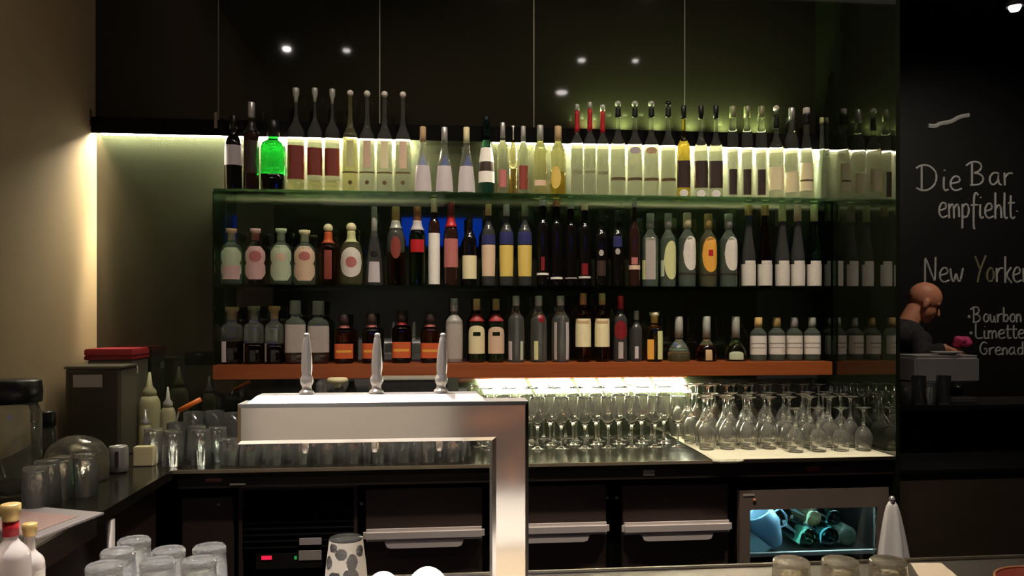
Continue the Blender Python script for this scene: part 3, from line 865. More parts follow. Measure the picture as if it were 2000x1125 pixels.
def plate(name, px0, py0, px1, py1, m, par=t, x0=x0t, z0=z0t, y=-0.002):
    a, b = P(px0, py1, YF), P(px1, py0, YF)
    return box(name, (a.x - x0, y, a.z - z0), (b.x - x0, -0.0003, b.z - z0), m, par)
plate('control_panel', 500, 1078, 630, 1112, M['darkplastic'])
plate('display', 511, 1085, 531, 1093, M['red_led'], y=-0.004)
plate('indicator', 575, 1086, 580, 1092, M['green_led'], y=-0.004)
plate('label_plate', 585, 1050, 628, 1064, M['lilac'], y=-0.004)
plate('label_plate', 584, 1074, 628, 1094, M['greypaper'], y=-0.004)

# mini fridge with glass door
fx0, fx1 = X(1445, 2.78), XR - 0.014
fz1 = P(1595, 955, 2.78).z
t = thing('mini_fridge', 'small glass-door fridge with brown-grey frame and cold blue light', 'fridge', (fx0, 2.78, 0.09))
FW = fx1 - fx0
FH = fz1 - 0.09
bm = bmesh.new()
add_box(bm, (0, 0.03, 0), (0.02, 0.46, FH - 0.002)); add_box(bm, (FW - 0.02, 0.03, 0), (FW, 0.46, FH - 0.002))
add_box(bm, (0.02, 0.44, 0), (FW - 0.02, 0.46, FH - 0.002)); add_box(bm, (0.02, 0.03, 0), (FW - 0.02, 0.44, 0.02)); add_box(bm, (0.02, 0.03, FH - 0.03), (FW - 0.02, 0.44, FH - 0.002))
bm_obj('body', bm, M['darkplastic'], t)
wx0, wx1 = X(1465, 2.78) - fx0, X(1714, 2.78) - fx0
wz0, wz1 = 0.10, P(1590, 993, 2.78).z - 0.09
bm = bmesh.new()
for lo, hi in (((0, 0, 0), (wx0, 0.028, FH)), ((wx1, 0, 0), (FW, 0.028, FH)), ((wx0, 0, wz1), (wx1, 0.028, FH)), ((wx0, 0, 0), (wx1, 0.028, wz0))):
    add_box(bm, lo, hi)
d = bm_obj('door', bm, M['bronzeframe'], t)
box('glass_pane', (wx0 + 0.001, 0.010, wz0 + 0.001), (wx1 - 0.001, 0.014, wz1 - 0.001), M['pane'], d)
box('maker_plate', (0.012, -0.0015, FH - 0.020), (0.055, -0.0003, FH - 0.012), M['greypaper'], d)
lathe('lock', [(0, 0), (0.007, 0), (0.006, 0.003), (0, 0.004)], M['copper'], d, 12).matrix_local = Matrix.Translation((0.055, -0.0002, FH - 0.036)) @ Matrix.Rotation(PI / 2, 4, 'X')
shz = P(1590, 1076, 2.83).z - 0.09
box('shelf', (0.021, 0.051, shz - 0.012), (FW - 0.021, 0.42, shz), M['darkplastic'], t)
box('shelf_rail', (0.021, 0.035, shz - 0.012), (FW - 0.021, 0.050, shz + 0.002), M['white'], t)
box('lamp', (0.03, 0.06, FH - 0.036), (FW - 0.03, 0.075, FH - 0.0305), M['fridge_light'], t)
box('lamp', (0.03, 0.425, shz + 0.07), (FW * 0.55, 0.435, shz + 0.15), mat('fridge_back_light', (0.5, 0.85, 1, 1), 0.5, emit=1.2, emit_col=(0.25, 0.7, 0.9, 1)), t)
zs = 0.09 + shz + 0.0005
fr = [(0.075, 0.10, 'mat'), ]
M['iceblue'] = mat('pale_blue_frosted_glass', RGB(176, 218, 240), 0.25, trans=0.35)
t2 = thing('glass_jug', 'pale blue glass jug leaning inside the small fridge', 'jug', (fx0 + 0.185, 2.88, zs + 0.012))
t2.scale = (1.18, 1.18, 1.12)
j = lathe('jug_body', [(0, 0), (0.018, 0), (0.024, 0.01), (0.050, 0.08), (0.046, 0.125), (0.040, 0.128), (0.040, 0.122), (0.044, 0.08), (0.018, 0.012), (0, 0.01)], M['iceblue'], t2, 24)
j.rotation_euler = (0, math.radians(-30), 0)
bm = bmesh.new()
add_tube(bm, [(0.048, 0, 0.10), (0.070, 0, 0.10), (0.075, 0, 0.07), (0.062, 0, 0.04), (0.040, 0, 0.045)], 0.004, 8)
hnd = bm_obj('jug_handle', bm, M['iceblue'], t2, True)
hnd.rotation_euler = (0, math.radians(-30), 0)
def lying(x, y, r, l, m, cm, label, z=None):
    t = thing('fridge_bottle', label, 'bottle', (fx0 + x, y, (z or zs) + r), 0, 'bottles lying in the small fridge')
    prof = chaikin([(0.0, 0), (r * .9, 0), (r, 0.01), (r, l * .6), (r * .4, l * .75), (r * .35, l)], 1) + [(0, l)]
    a = lathe('bottle_glass', prof, m, t, 20)
    a.rotation_euler = (-PI / 2, 0, 0)
    b = lathe('cap', [(0, l), (r * .42, l), (r * .42, l + .02), (0, l + .02)], cm, t, 14)
    b.rotation_euler = (-PI / 2, 0, 0)
lying(0.300, 2.86, 0.038, 0.28, M['green'], M['goldcap'], 'dark round bottle base lying in the fridge beside the jug')
lying(0.381, 2.855, 0.040, 0.28, M['teal'], M['silver'], 'teal round bottle base lying in the middle of the fridge')
lying(0.462, 2.87, 0.038, 0.28, M['palegreen'], M['blackcap'], 'pale round bottle base lying in the fridge, farther from the jug')
lying(0.342, 2.90, 0.032, 0.24, M['yellow'], M['goldcap'], 'yellowish bottle lying on top of the others in the fridge', zs + 0.070)
lying(0.424, 2.90, 0.032, 0.24, M['teal'], M['silver'], 'dark teal bottle lying on top of the pile in the fridge', zs + 0.071)

# white towel hanging at the fridge corner
t = thing('hanging_towel', 'white cloth towel hanging from a knob at the fridge corner', 'towel', tuple(P(1742, 978, 2.725)))
bm = bmesh.new()
nz, na = 14, 32
rings = []
Ht = 0.26
for j in range(nz + 1):
    f = j / nz
    r = 0.010 + 0.045 * f ** 0.55 + 0.006 * f
    ring = []
    for i in range(na):
        a = 2 * PI * i / na
        k = 1 + (0.10 + 0.16 * f) * math.sin(5 * a + 1.0 + f) + 0.07 * math.sin(9 * a)
        ring.append(bm.verts.new((r * k * math.cos(a) + 0.004 * f, r * k * 0.45 * math.sin(a), -Ht * f - 0.008 * math.sin(3 * a) * f)))
    rings.append(ring)
for A, B in zip(rings, rings[1:]):
    for i in range(na):
        bm.faces.new((A[i], A[(i + 1) % na], B[(i + 1) % na], B[i]))
bm.faces.new(rings[0]); bm.faces.new(rings[-1][::-1])
bm_obj('cloth', bm, M['cloth'], t, True)
lathe('knob', [(0, -0.004), (0.010, -0.004), (0.012, 0.006), (0.007, 0.016), (0, 0.018)], M['silver'], t, 14)

# ------------------------------------------------------------------ white mat and glasses on the back counter
bm = bmesh.new()
x0, x1 = 1.005, XR - 0.004
nx, ny = 20, 20
g = []
for i in range(nx + 1):
    row = []
    for j in range(ny + 1):
        u, v = i / nx, j / ny
        y = YC - 0.004 + (YB - 0.01 - YC) * v
        x = x0 + (0.03 if True else 0) * v + (x1 - x0 - 0.03 * v) * u
        row.append(bm.verts.new((x, y, ZC + 0.0012 + 0.0012 * math.sin(9 * u + 2 * v) * math.sin(7 * v))))
    g.append(row)
for i in range(nx):
    for j in range(ny):
        bm.faces.new((g[i][j], g[i + 1][j], g[i + 1][j + 1], g[i][j + 1]))
# corner folded over the counter edge
a = [bm.verts.new((x0 + 0.0 + 0.115 * k / 4, YC - 0.006, ZC - (0.012 if 0 < k < 4 else 0.006))) for k in range(5)]
for k in range(4):
    b0 = bm.verts.new((a[k].co.x, YC - 0.004, ZC + 0.001)); b1 = bm.verts.new((a[k + 1].co.x, YC - 0.004, ZC + 0.001))
    bm.faces.new((a[k], a[k + 1], b1, b0))
mat_cloth = bm_obj('glass_cloth', bm, M['matcloth'], None, True)
md = mat_cloth.modifiers.new('solid', 'SOLIDIFY'); md.thickness = 0.001; md.offset = 1
tag(mat_cloth, 'white cloth spread on the back counter under the stemware', 'cloth')

def wine_profile(h, R, stem=0.42, w=0.0012):
    """closed profile of a stem glass: outer going up, inner going down"""
    zb = h * stem
    out = [(0, 0), (R * .82, 0), (R * .84, 0.0018), (R * .35, 0.006), (0.0045, 0.014), (0.0038, zb * .6), (0.0048, zb * .95), (R * .5, zb + (h - zb) * .10), (R * .92, zb + (h - zb) * .34), (R, zb + (h - zb) * .52), (R * .90, zb + (h - zb) * .80), (R * .78, h)]
    inn = [(R * .78 - w, h), (R * .90 - w, zb + (h - zb) * .80), (R - w, zb + (h - zb) * .52), (R * .92 - w, zb + (h - zb) * .35), (R * .5 - w, zb + (h - zb) * .12), (0.003, zb + (h - zb) * .06), (0, zb + (h - zb) * .055)]
    return chaikin(out, 1) + chaikin(inn, 1)
wine_me = {}
def stem_glass(kind, label, group, x, y, z, inv=False):
    if (kind, inv) not in wine_me:
        h, R, st = {'large': (0.225, 0.037, .42), 'medium': (0.200, 0.036, .44), 'flute': (0.21, 0.027, .36), 'small': (0.165, 0.034, .42)}[kind]
        bm = bmesh.new()
        add_lathe(bm, wine_profile(h, R, st), 18)
        if inv:
            for v in bm.verts:
                v.co.z = h - v.co.z
        bmesh.ops.recalc_face_normals(bm, faces=bm.faces[:])
        me = bpy.data.meshes.new('wine_glass')
        bm.to_mesh(me); bm.free()
        me.materials.append(M['glass'])
        for p in me.polygons:
            p.use_smooth = True
        wine_me[(kind, inv)] = me
    o = bpy.data.objects.new('wine_glass', wine_me[(kind, inv)])
    COL.objects.link(o)
    o.location = (x, y, z)
    return tag(o, label, 'glass', group)

rowname = ['rearmost row', 'second row from the wall', 'third row from the wall', 'fourth row from the wall', 'fifth row from the wall', 'front row']
ys = [3.325, 3.235, 3.145, 3.055, 2.965, 2.880]
for r, y in enumerate(ys):
    if r < 5:
        n, xa, xb = 8, 1.065, 1.645
        for i in range(n):
            x = xa + (xb - xa) * i / (n - 1) + (0.012 if r % 2 else -0.006)
            stem_glass('large' if r < 2 else 'medium', 'upside-down stem glass on the white cloth, ' + rowname[r], 'stem glasses on the white cloth, ' + rowname[r], min(x, 1.648), y, ZC + 0.0035, True)
    else:
        for i in range(4):
            x = 1.645 - i * 0.090
            stem_glass('small', 'short upside-down stem glass by the glass partition, ' + rowname[r], 'stem glasses on the white cloth, ' + rowname[r], x, y, ZC + 0.0035, True)
for r, y in enumerate(ys[:4]):
    n = 9
    for i in range(n):
        x = 0.20 + i * 0.093 + (0.03 if r % 2 else 0)
        if x > 0.985:
            continue
        stem_glass('large' if r < 2 else 'medium', 'stem glass on bare counter below the light panels, ' + rowname[r], 'stem glasses below the light panels, ' + rowname[r], x, y, ZC)

def tumbler_mesh(h, R, rb, w=0.002, base=0.010, seg=24, inverted=False, flutes=0):
    out = [(0, 0), (rb * .55, 0.0), (rb * .60, 0.0015), (rb * .90, 0.0), (rb, 0.004), (rb * 1.015, h * .10), (rb * .985, h * .16), (rb + (R - rb) * .35, h * .34), (rb + (R - rb) * .42, h * .40), (R, h)]
    inn = [(R - w, h), (rb - w, base), (0, base)]
    prof = out + inn
    bm = bmesh.new()
    add_lathe(bm, prof, seg)
    if inverted:
        for v in bm.verts:
            v.co.z = h - v.co.z
    if flutes:                      # pressed vertical flutes in the wall
        for v in bm.verts:
            a = math.atan2(v.co.y, v.co.x)
            rr = math.hypot(v.co.x, v.co.y)
            if rr > rb * .8 and abs((h - v.co.z if inverted else v.co.z) - h) > 0.012:
                k = 1 - 0.035 * (0.5 + 0.5 * math.cos(flutes * a))
                v.co.x *= k
                v.co.y *= k
    bmesh.ops.recalc_face_normals(bm, faces=bm.faces[:])
    me = bpy.data.meshes.new('tumbler')
    bm.to_mesh(me); bm.free()
    for p in me.polygons:
        p.use_smooth = True
    return me
tm_bar = tumbler_mesh(0.12, 0.036, 0.031, 0.0025, 0.014, inverted=True, seg=72, flutes=12)
tm_bar.materials.append(M['glass_bar'])
tm_inv = tumbler_mesh(0.12, 0.036, 0.031, 0.0022, 0.012, inverted=True, seg=60, flutes=12)
tm_inv.materials.append(M['glass_thick'])
tm_low = tumbler_mesh(0.09, 0.038, 0.034, 0.0022, 0.010, inverted=True, seg=60, flutes=10)
tm_low.materials.append(M['glass_thick'])
tm_smk = tumbler_mesh(0.085, 0.040, 0.036, 0.0035, 0.012, inverted=True, seg=72, flutes=9)
tm_smk.materials.append(M['glass_smoke'])
def tumbler(me, label, group, x, y, z, name='tumbler'):
    o = bpy.data.objects.new(name, me)
    COL.objects.link(o)
    o.location = (x, y, z)
    return tag(o, label, 'glass', group)
# tumblers behind / below the tap beam on the back counter
k = 0
for r, y in enumerate((2.85, 2.945, 3.04)):
    for i in range(10):
        x = -0.62 + i * 0.088 + (0.03 if r == 1 else 0)
        if x > 0.12 or (r == 2 and (-0.25 < x or -0.46 < x < -0.28)):
            continue
        tumbler(tm_low, 'upside-down tumbler on the back counter under the tap beam, ' + ('front row', 'middle row', 'back row')[r],
                'upside-down tumblers behind the tap, ' + ('front row', 'middle row', 'back row')[r], x, y, ZC + 0.0003)

# ------------------------------------------------------------------ things on the corner of the counters
# coffee grinder / appliance
x0, x1 = X(126, 3.0), X(235, 3.0)
t = thing('coffee_machine', 'tall dark grey box-shaped machine with pale label against the tan wall', 'machine', ((x0 + x1) / 2, 3.0, ZC + 0.0005))
hw = (x1 - x0) / 2
ht = P(180, 716, 3.0).z - ZC
box('body', (-hw, 0.006, 0.0), (hw, 0.17, ht - 0.010), M['greymetal'], t, 0.004)
box('front_door', (-hw + 0.012, 0, 0.035), (hw - 0.012, 0.0058, ht - 0.022), M['greydoor'], t, 0.002)
box('lid', (-hw - 0.003, -0.004, ht - 0.0095), (hw + 0.003, 0.172, ht), M['greymetal'], t, 0.003)
a, b = P(143, 757, 3.0), P(200, 732, 3.0)
box('label_plate', (a.x - t.location.x, -0.0015, a.z - ZC), (b.x - t.location.x, -0.0003, b.z - ZC), M['greypaper'], t)
# red-lidded box behind it
x0, x1 = X(168, 3.20), X(262, 3.20)
zt = P(215, 693, 3.19).z
t = thing('red_lidded_bin', 'taller dark container with flat red lid behind the grey machine', 'container', ((x0 + x1) / 2, 3.18, ZC + 0.0005))
hw = (x1 - x0) / 2
box('body', (-hw + 0.012, 0.006, 0), (hw - 0.004, 0.185, zt - ZC - 0.02), M['greymetal'], t, 0.003)
box('rim', (-hw, 0.0, zt - ZC - 0.0195), (hw, 0.19, zt - ZC - 0.006), M['darkred'], t, 0.002)
box('lid', (-hw, 0.0, zt - ZC - 0.0055), (hw, 0.19, zt - ZC + 0.022), M['bandred'], t, 0.004)
box('sticker', (hw - 0.0035, 0.02, zt - ZC - 0.075), (hw - 0.0028, 0.07, zt - ZC - 0.045), M['paper'], t)

# dark-lidded jar at the far left
def jar(name, label, px, py_top, y, r, lidh, bodym, lidm, cat='jar', extra=None):
    x = max(X(px, y), XL + r + 0.012)
    zt = EYE - (py_top - HOR) / F * depth(x, y)
    h = zt - (1.0 if y < 2.15 else ZC)
    zb = (1.0 if y < 2.15 else ZC) + 0.0005
    t = thing(name, label, cat, (x, y, zb))
    hb = h - lidh
    lathe('jar_body', [(0, 0), (r * .95, 0), (r, 0.005), (r, hb * .86), (r * .86, hb * .97), (r * .84, hb), (r * .80, hb), (r * .80, hb * .97), (r - .004, hb * .85), (r - .004, .008), (0, .008)], bodym, t, 28)
    lathe('lid', [(0, hb + .0005), (r * 1.0, hb + .0005), (r * 1.03, hb + lidh * .5), (r * .98, h - .004), (r * .9, h), (0, h)], lidm, t, 28)
    if extra:
        bm = bmesh.new()
        label_bm(bm, [(r, 0), (r, h)], 0, 'rect', hb * .2, hb * .7, 40, 0.001)
        bm_obj('paper_label', bm, extra, t, True)
    return t
jar('storage_jar', 'large clear storage jar with thick black lid at the end of the side counter', 25, 742, 2.44, 0.075, 0.065, M['clear'], M['darkplastic'])
jar('small_jar', 'small dark-lidded jar standing right of the large storage jar', 88, 803, 2.78, 0.032, 0.05, M['smoke'], M['darkplastic'])
# glass dome with tumblers under / around it
t = thing('glass_cloche', 'rounded glass dome on the side counter beside the silver can', 'glass dome', (X(150, 2.62), 2.62, ZC + 0.0005))
pr = [(0.092, 0), (0.092, 0.07), (0.084, 0.10), (0.062, 0.125), (0.03, 0.138), (0, 0.142)]
po = chaikin(pr, 2)
pi = [(max(r - 0.0025, 0), z * 0.982) for r, z in po][::-1]
lathe('dome', po + pi, M['glass_thick'], t, 30)
po_c = [(X(150, 2.62) + dx, 2.62 + dy) for dx, dy in ((-0.04, -0.03), (0.035, -0.04), (0.0, 0.045))]
tms = tumbler_mesh(0.075, 0.032, 0.027, 0.002, 0.010, inverted=True)
tms.materials.append(M['glass_smoke'])
for i, (x, y) in enumerate(po_c):
    tumbler(tms, 'small amber-tinted glass under the glass dome, ' + ('toward the wall', 'toward the silver can', 'at the back')[i], 'small glasses under the dome', x, y, ZC + 0.001)
spots = [(92, 2.30, 'nearest the storage jar'), (118, 2.36, 'in front of the dome'), (165, 2.40, 'in front of the silver can'), (70, 2.207, 'in the front by the steel edge')]
for px, y, o_ in spots:
    x = max(X(px, y), XL + 0.045)
    tumbler(tm_inv if px != 45 else tm_low, 'upside-down clear tumbler on the side counter, ' + o_, 'tumblers on the side counter', x, y, ZC + 0.0005)
# silver can with orange side, yellow box
t = thing('silver_can', 'silver and lilac drink can with orange patch beside the pale yellow box', 'can', (X(231, 2.74), 2.74, ZC + 0.0005))
zt = P(231, 871, 2.74).z - ZC
lathe('can_body', chaikin([(0, 0), (0.024, 0), (0.031, 0.008), (0.031, zt - 0.010), (0.027, zt)], 1) + [(0.025, zt - .002), (0, zt - 0.003)], M['silver'], t, 28)
bm = bmesh.new(); label_bm(bm, [(0.0312, 0), (0.0312, zt)], 0, 'rect', 0.012, zt * .6, 30, 0.0008, -62)
bm_obj('orange_patch', bm, M['goldpaper'], t, True)
bm = bmesh.new(); label_bm(bm, [(0.0312, 0), (0.0312, zt)], 0, 'rect', 0.02, zt - 0.014, 10, 0.0008, 12)
bm_obj('dark_stripe', bm, M['darklabel'], t, True)
a, b = X(259, 2.84), X(299, 2.84)
h = P(280, 873, 2.84).z - ZC
tag(box('yellow_box', (a, 2.84, ZC + 0.0005), (b, 2.88, ZC + h), M['cream'], bevel=0.003), 'pale yellow cardboard box between the silver can and the glasses', 'box')

# squeeze bottles and utensil jar behind
def squeeze(label, px, base, top, y, w, m, cap=None):
    x = X(px, y); d = depth(x, y)
    h = EYE - (top - HOR) / F * d - ZC
    r = w * d / F / 2
    t = thing('squeeze_bottle', label, 'squeeze bottle', (x, y, ZC + 0.0005), 0, 'squeeze bottles in the counter corner')
    lathe('bottle_body', chaikin([(0, 0), (r * .95, 0), (r, .01), (r, h * .58), (r * .75, h * .68), (r * .5, h * .70)], 1) + [(0, h * .70)], m, t, 20)
    lathe('nozzle', [(0, h * .701), (r * .62, h * .701), (r * .6, h * .76), (r * .28, h * .82), (r * .10, h), (0, h)], cap or m, t, 16)
M['cloudy'] = mat('cloudy_plastic', RGB(190, 184, 140), 0.4, trans=0.3)
squeeze('pointed pale yellow squeeze bottle, tallest in the counter corner', 292, 0, 727, 3.20, 42, M['cloudy'])
squeeze('grey pointed squeeze bottle next to the orange peeler', 328, 0, 756, 3.10, 30, M['cloudy'], M['greycap'])
squeeze('short squeeze bottle with round silver top in the counter corner', 284, 0, 800, 2.98, 26, M['cloudy'], M['silver'])
t = thing('utensil_jar', 'clear glass jar holding the orange-handled tool', 'jar', (X(345, 2.98), 2.98, ZC + 0.0005))
lathe('jar_body', [(0, 0), (0.030, 0), (0.033, 0.004), (0.035, 0.13), (0.033, 0.13), (0.031, 0.006), (0, 0.006)], M['clear'], t, 24)
a = P(350, 802, 2.98); b = P(392, 780, 2.98)
t = thing('peeler', 'bright orange handled tool sticking out of the utensil jar', 'kitchen tool', tuple(a))
tube('handle', [(0, 0, 0), ((b - a) * 0.5), (b - a)], 0.009, M['carrot'], t, 12)
tube('shaft', [(0, 0, -0.0005), (-0.008, 0.0, -0.03), (-0.012, 0, -0.10)], 0.004, M['steel'], t, 8)
# stemmed and ribbed glasses in the corner
gk = 'glasses crowded in the counter corner'
corner = [(300, 2.92, 'inv', 'in front of the squeeze bottles'), (338, 2.85, 'inv', 'in front of the utensil jar'), (378, 3.10, 'tall', 'behind the utensil jar'),
          (392, 2.87, 'inv', 'nearest the counter edge'), (418, 3.12, 'tall', 'behind the others next to the wooden shelf'), (425, 2.93, 'inv', 'left of the tap beam end'),
          (455, 3.05, 'tall', 'highest, directly left of the tap beam'), (452, 2.86, 'low', 'low one under the tap beam end'), (384, 2.975, 'inv', 'between the tall ones and the edge')]
tm_tall = tumbler_mesh(0.155, 0.037, 0.031, 0.002, 0.010)
tm_tall.materials.append(M['glass'])
for px, y, kd, o_ in corner:
    tumbler({'inv': tm_inv, 'tall': tm_tall, 'low': tm_low}[kd], 'clear glass in the counter corner, ' + o_, gk, X(px, y), y, ZC + 0.0005, 'tumbler' if kd != 'tall' else 'tall_glass')
# rack level above: second layer of upside-down tumblers over the corner ones
tag(quad_slab('glass_rack', [(-0.80, 2.99, ZC + 0.128), (-0.60, 2.99, ZC + 0.128), (-0.60, 3.16, ZC + 0.128), (-0.80, 3.16, ZC + 0.128)], 0.003, M['pane']), 'small clear rack plate above the corner glasses', 'rack') if False else None

# white tray with papers on steel side counter
t = thing('paper_tray', 'pale grey sheet tray with pink-printed paper on the steel side counter', 'tray', (0, 0, 0))
q = [G(58, 992, 1.0), G(203, 1005, 1.0), G(72, 1056, 1.0), G(-40, 1030, 1.0)]
o = quad_slab('tray', [(p.x, p.y, 1.0055) for p in (q[3], q[2], q[1], q[0])], 0.005, M['lilac'], t)
c = sum((Vector(v) for v in q), Vector()) / 4
q2 = [(c + (Vector(v) - c) * 0.72) for v in q]
o = quad_slab('printed_paper', [(p.x - .01, p.y - .02, 1.0068) for p in (q2[3], q2[2], q2[1], q2[0])], 0.0008, M['pink'], t)

# ------------------------------------------------------------------ front bar worktop
ZF = 0.93
YW = 1.766
t = thing('front_bar', 'stainless steel front bar worktop carrying the beer tap and the glasses', 'bar counter', (0, 0, 0))
box('worktop', (-0.80, 0.35, ZF - 0.035), (2.4, YW, ZF), M['worktop_steel'], t, 0.004)
box('raised_rim', (-0.80, YW - 0.014, ZF + 0.0003), (2.4, YW - 0.002, ZF + 0.006), M['worktop_steel'], t, 0.002)
box('bar_body', (-0.76, 0.42, 0.002), (2.36, YW - 0.06, ZF - 0.036), M['cabinet'], t)

# ------------------------------------------------------------------ beer tap tower
YT = 1.50
tx0, tx1 = X(463, YT), X(1033, YT)
cx0 = X(962, YT)
bz1 = P(750, 787, YT).z
bz0 = P(750, 864, YT).z
DP = 0.075
t = thing('beer_tap', 'L-shaped brushed steel beer tap tower with three tall handles', 'beer tap', ((cx0 + tx1) / 2, YT, ZF + 0.0005))
ox, oy, oz = t.location
# front outline (x,z) of the inverted L
out = [(tx0, bz0), (tx0, bz1), (tx1, bz1), (tx1, ZF + 0.001), (cx0, ZF + 0.001), (cx0, bz0)]
def inset(poly, d):
    # rectilinear inset
    x0, z0 = poly[0]
    return [(tx0 + d, bz0 + d), (tx0 + d, bz1 - d), (tx1 - d, bz1 - d), (tx1 - d, ZF + 0.001), (cx0 + d, ZF + 0.001), (cx0 + d, bz0 + d)]
bm = bmesh.new()
def ring(poly, y):
    return [bm.verts.new((x - ox, y - oy, z - oz)) for x, z in poly]
R0 = ring(inset(out, 0.007), YT)           # front plate outline
R1 = ring(out, YT + 0.0045)                 # chamfer
R2 = ring(out, YT + DP - 0.004)
R3 = ring(inset(out, 0.004), YT + DP)
nn = len(out)
for A, B in ((R0, R1), (R1, R2), (R2, R3)):
    for i in range(nn):
        f = bm.faces.new((A[i], A[(i + 1) % nn], B[(i + 1) % nn], B[i]))
        f.material_index = 1 if A is R0 else 0
bm.faces.new(R3)
bm_obj('column_and_beam', bm, [M['steel'], M['polished']], t)
# brushed face plate set in the front
bm = bmesh.new()
F0 = ring(inset(out, 0.007), YT + 0.0)
F1 = ring(inset(out, 0.007), YT + 0.003)
bm.faces.new(F0); bm.faces.new(F1[::-1])
for i in range(nn):
    bm.faces.new((F0[i], F1[i], F1[(i + 1) % nn], F0[(i + 1) % nn]))
bm_obj('face_plate', bm, M['face'], t)
# raised drip-free cover on the beam
c0, c1 = X(490, YT + 0.04) - ox, X(935, YT + 0.04) - ox
bm = bmesh.new()
v0 = [(c0, 0.006, bz1 - oz + 0.0005), (c1 + 0.012, 0.006, bz1 - oz + 0.0005), (c1 + 0.012, DP - 0.004, bz1 - oz + 0.0005), (c0, DP - 0.004, bz1 - oz + 0.0005)]
v1 = [(c0 + 0.016, 0.018, bz1 - oz + 0.014), (c1 - 0.004, 0.018, bz1 - oz + 0.014), (c1 - 0.004, DP - 0.010, bz1 - oz + 0.014), (c0 + 0.016, DP - 0.010, bz1 - oz + 0.014)]
a = [bm.verts.new(p) for p in v0]; b = [bm.verts.new(p) for p in v1]
bm.faces.new(a[::-1]); bm.faces.new(b)
for i in range(4):
    bm.faces.new((a[i], a[(i + 1) % 4], b[(i + 1) % 4], b[i]))
bm_obj('top_cover', bm, M['steel'], t)
for px in (599, 735, 861):
    yy = YT + 0.042
    x = X(px, yy) - ox
    zb = bz1 - oz + 0.0145
    zt = P(px, 650, yy).z - oz
    h = zt - zb
    pr = [(0, 0), (0.014, 0), (0.014, 0.004), (0.009, 0.008), (0.0085, 0.014), (0.012, 0.020), (0.0125, 0.028), (0.0085, 0.036), (0.0105, 0.045), (0.0098, h * .6), (0.0065, h * .9), (0.0045, h * .94), (0.0058, h * .965), (0.0045, h * .99), (0, h)]
    hd = lathe('tap_handle', chaikin(pr, 1), M['chrome'], t, 20)
    hd.location = (x, yy - oy, zb)
    hd.rotation_euler = (0, math.radians(0 if px < 700 else (1 if px < 800 else 2)), 0)
    nz_ = lathe('spout', [(0, 0.002), (0.0065, 0.002), (0.0062, -0.014), (0.0045, -0.020), (0, -0.020)], M['chrome'], t, 16)
    nz_.location = (X(px - 3, YT + 0.03) - ox, 0.03, bz0 - oz - 0.0025)
# small white ceramic knob seen behind beam
p = P(659, 744, 1.62)
t2 = thing('bottle_stopper', 'small cream disc-shaped top of a bottle stopper behind the tap beam', 'stopper', (p.x, 3.1, ZC + 0.0005))
p3 = P(659, 744, 3.1)
t2.location = (p3.x, 3.1, ZC + 0.0005)
hh = p3.z - ZC
lathe('flask', chaikin([(0, 0), (0.036, 0), (0.040, 0.01), (0.038, hh * .55), (0.014, hh * .75), (0.011, hh * .9)], 1) + [(0, hh * .9)], M['clear'], t2, 24)
lathe('cap', [(0, hh * .905), (0.012, hh * .905), (0.014, hh * .96), (0.038, hh * .975), (0.040, hh * 1.02), (0.034, hh * 1.045), (0, hh * 1.05)], M['cream'], t2, 24)
# dark espresso funnel/black tool box behind the taps (pale upper edge)
p0, p1 = P(745, 741, 3.0), P(852, 741, 3.0)
tag(box('black_bin', (p0.x, 3.003, ZC + 0.0005), (p1.x, 3.16, p0.z - 0.004), M['darkplastic'], bevel=0.006), 'black box with a pale upper edge behind the two right tap handles', 'box')
tag(box('tray_lid', (p0.x - 0.003, 3.0, p0.z - 0.0035), (p1.x + 0.003, 3.163, p0.z + 0.002), M['greycap'], bevel=0.001), 'thin pale lid lying on the black box behind the tap handles', 'lid')

# ------------------------------------------------------------------ glasses on the front bar
gt = 'upside-down tumblers on the front bar'
tag(box('bounce_cloth', (-0.775, 1.36, ZF + 0.0005), (-0.44, 1.745, ZF + 0.004), M['cloth'], bevel=0.001), 'white cloth added under the upside-down tumblers to brighten their glass', 'cloth')  # added white slab, gives the tumblers something bright to refract
names = {'A': (262, 1050, 'rearmost of the cluster'), 'B': (230, 1072, 'second row, on the side counter side'), 'C': (329, 1070, 'second row, middle of the cluster'), 'D': (409, 1064, 'at the aisle side nearest the drawers'),
         'E': (203, 1100, 'front row, toward the pink-labelled bottles'), 'F': (308, 1092, 'front row, middle of the cluster'), 'G': (388, 1090, 'front row, toward the foam glass')}
for k_, (px, py, o_) in names.items():
    p = G(px, py + 6, ZF + 0.12)
    tumbler(tm_bar, 'shiny upside-down tumbler on the front bar, ' + o_, gt, p.x, p.y, ZF + 0.0045)
gs = 'smoky tumblers on the right of the front bar'
for px, o_ in ((1545, 'nearest the tap column'), (1641, 'middle of the three smoky ones'), (1735, 'beside the beige paper')):
    p = G(px, 1093, ZF + 0.085)
    tumbler(tm_smk, 'smoky brown upside-down tumbler on the front bar, ' + o_, gs, p.x, p.y, ZF + 0.0005)
# beer glass with foam residue
p = G(676, 1050, ZF + 0.165)
t = thing('beer_glass', 'upside-down beer glass coated with patches of white foam', 'glass', (p.x, p.y, ZF + 0.0005))
R = 0.037
po = chaikin([(R * 1.02, 0), (R * 1.06, 0.06), (R * .98, 0.11), (R * .82, 0.155), (R * .80, 0.165)], 2)
prof = [(R - .004, 0)] + po + [(0, 0.166)] + [(0, .158)] + [(max(r - .0025, 0.001), z - .004) for r, z in po[::-1] if z > .01]
lathe('glass_body', prof, M['glass_bar'], t, 32)
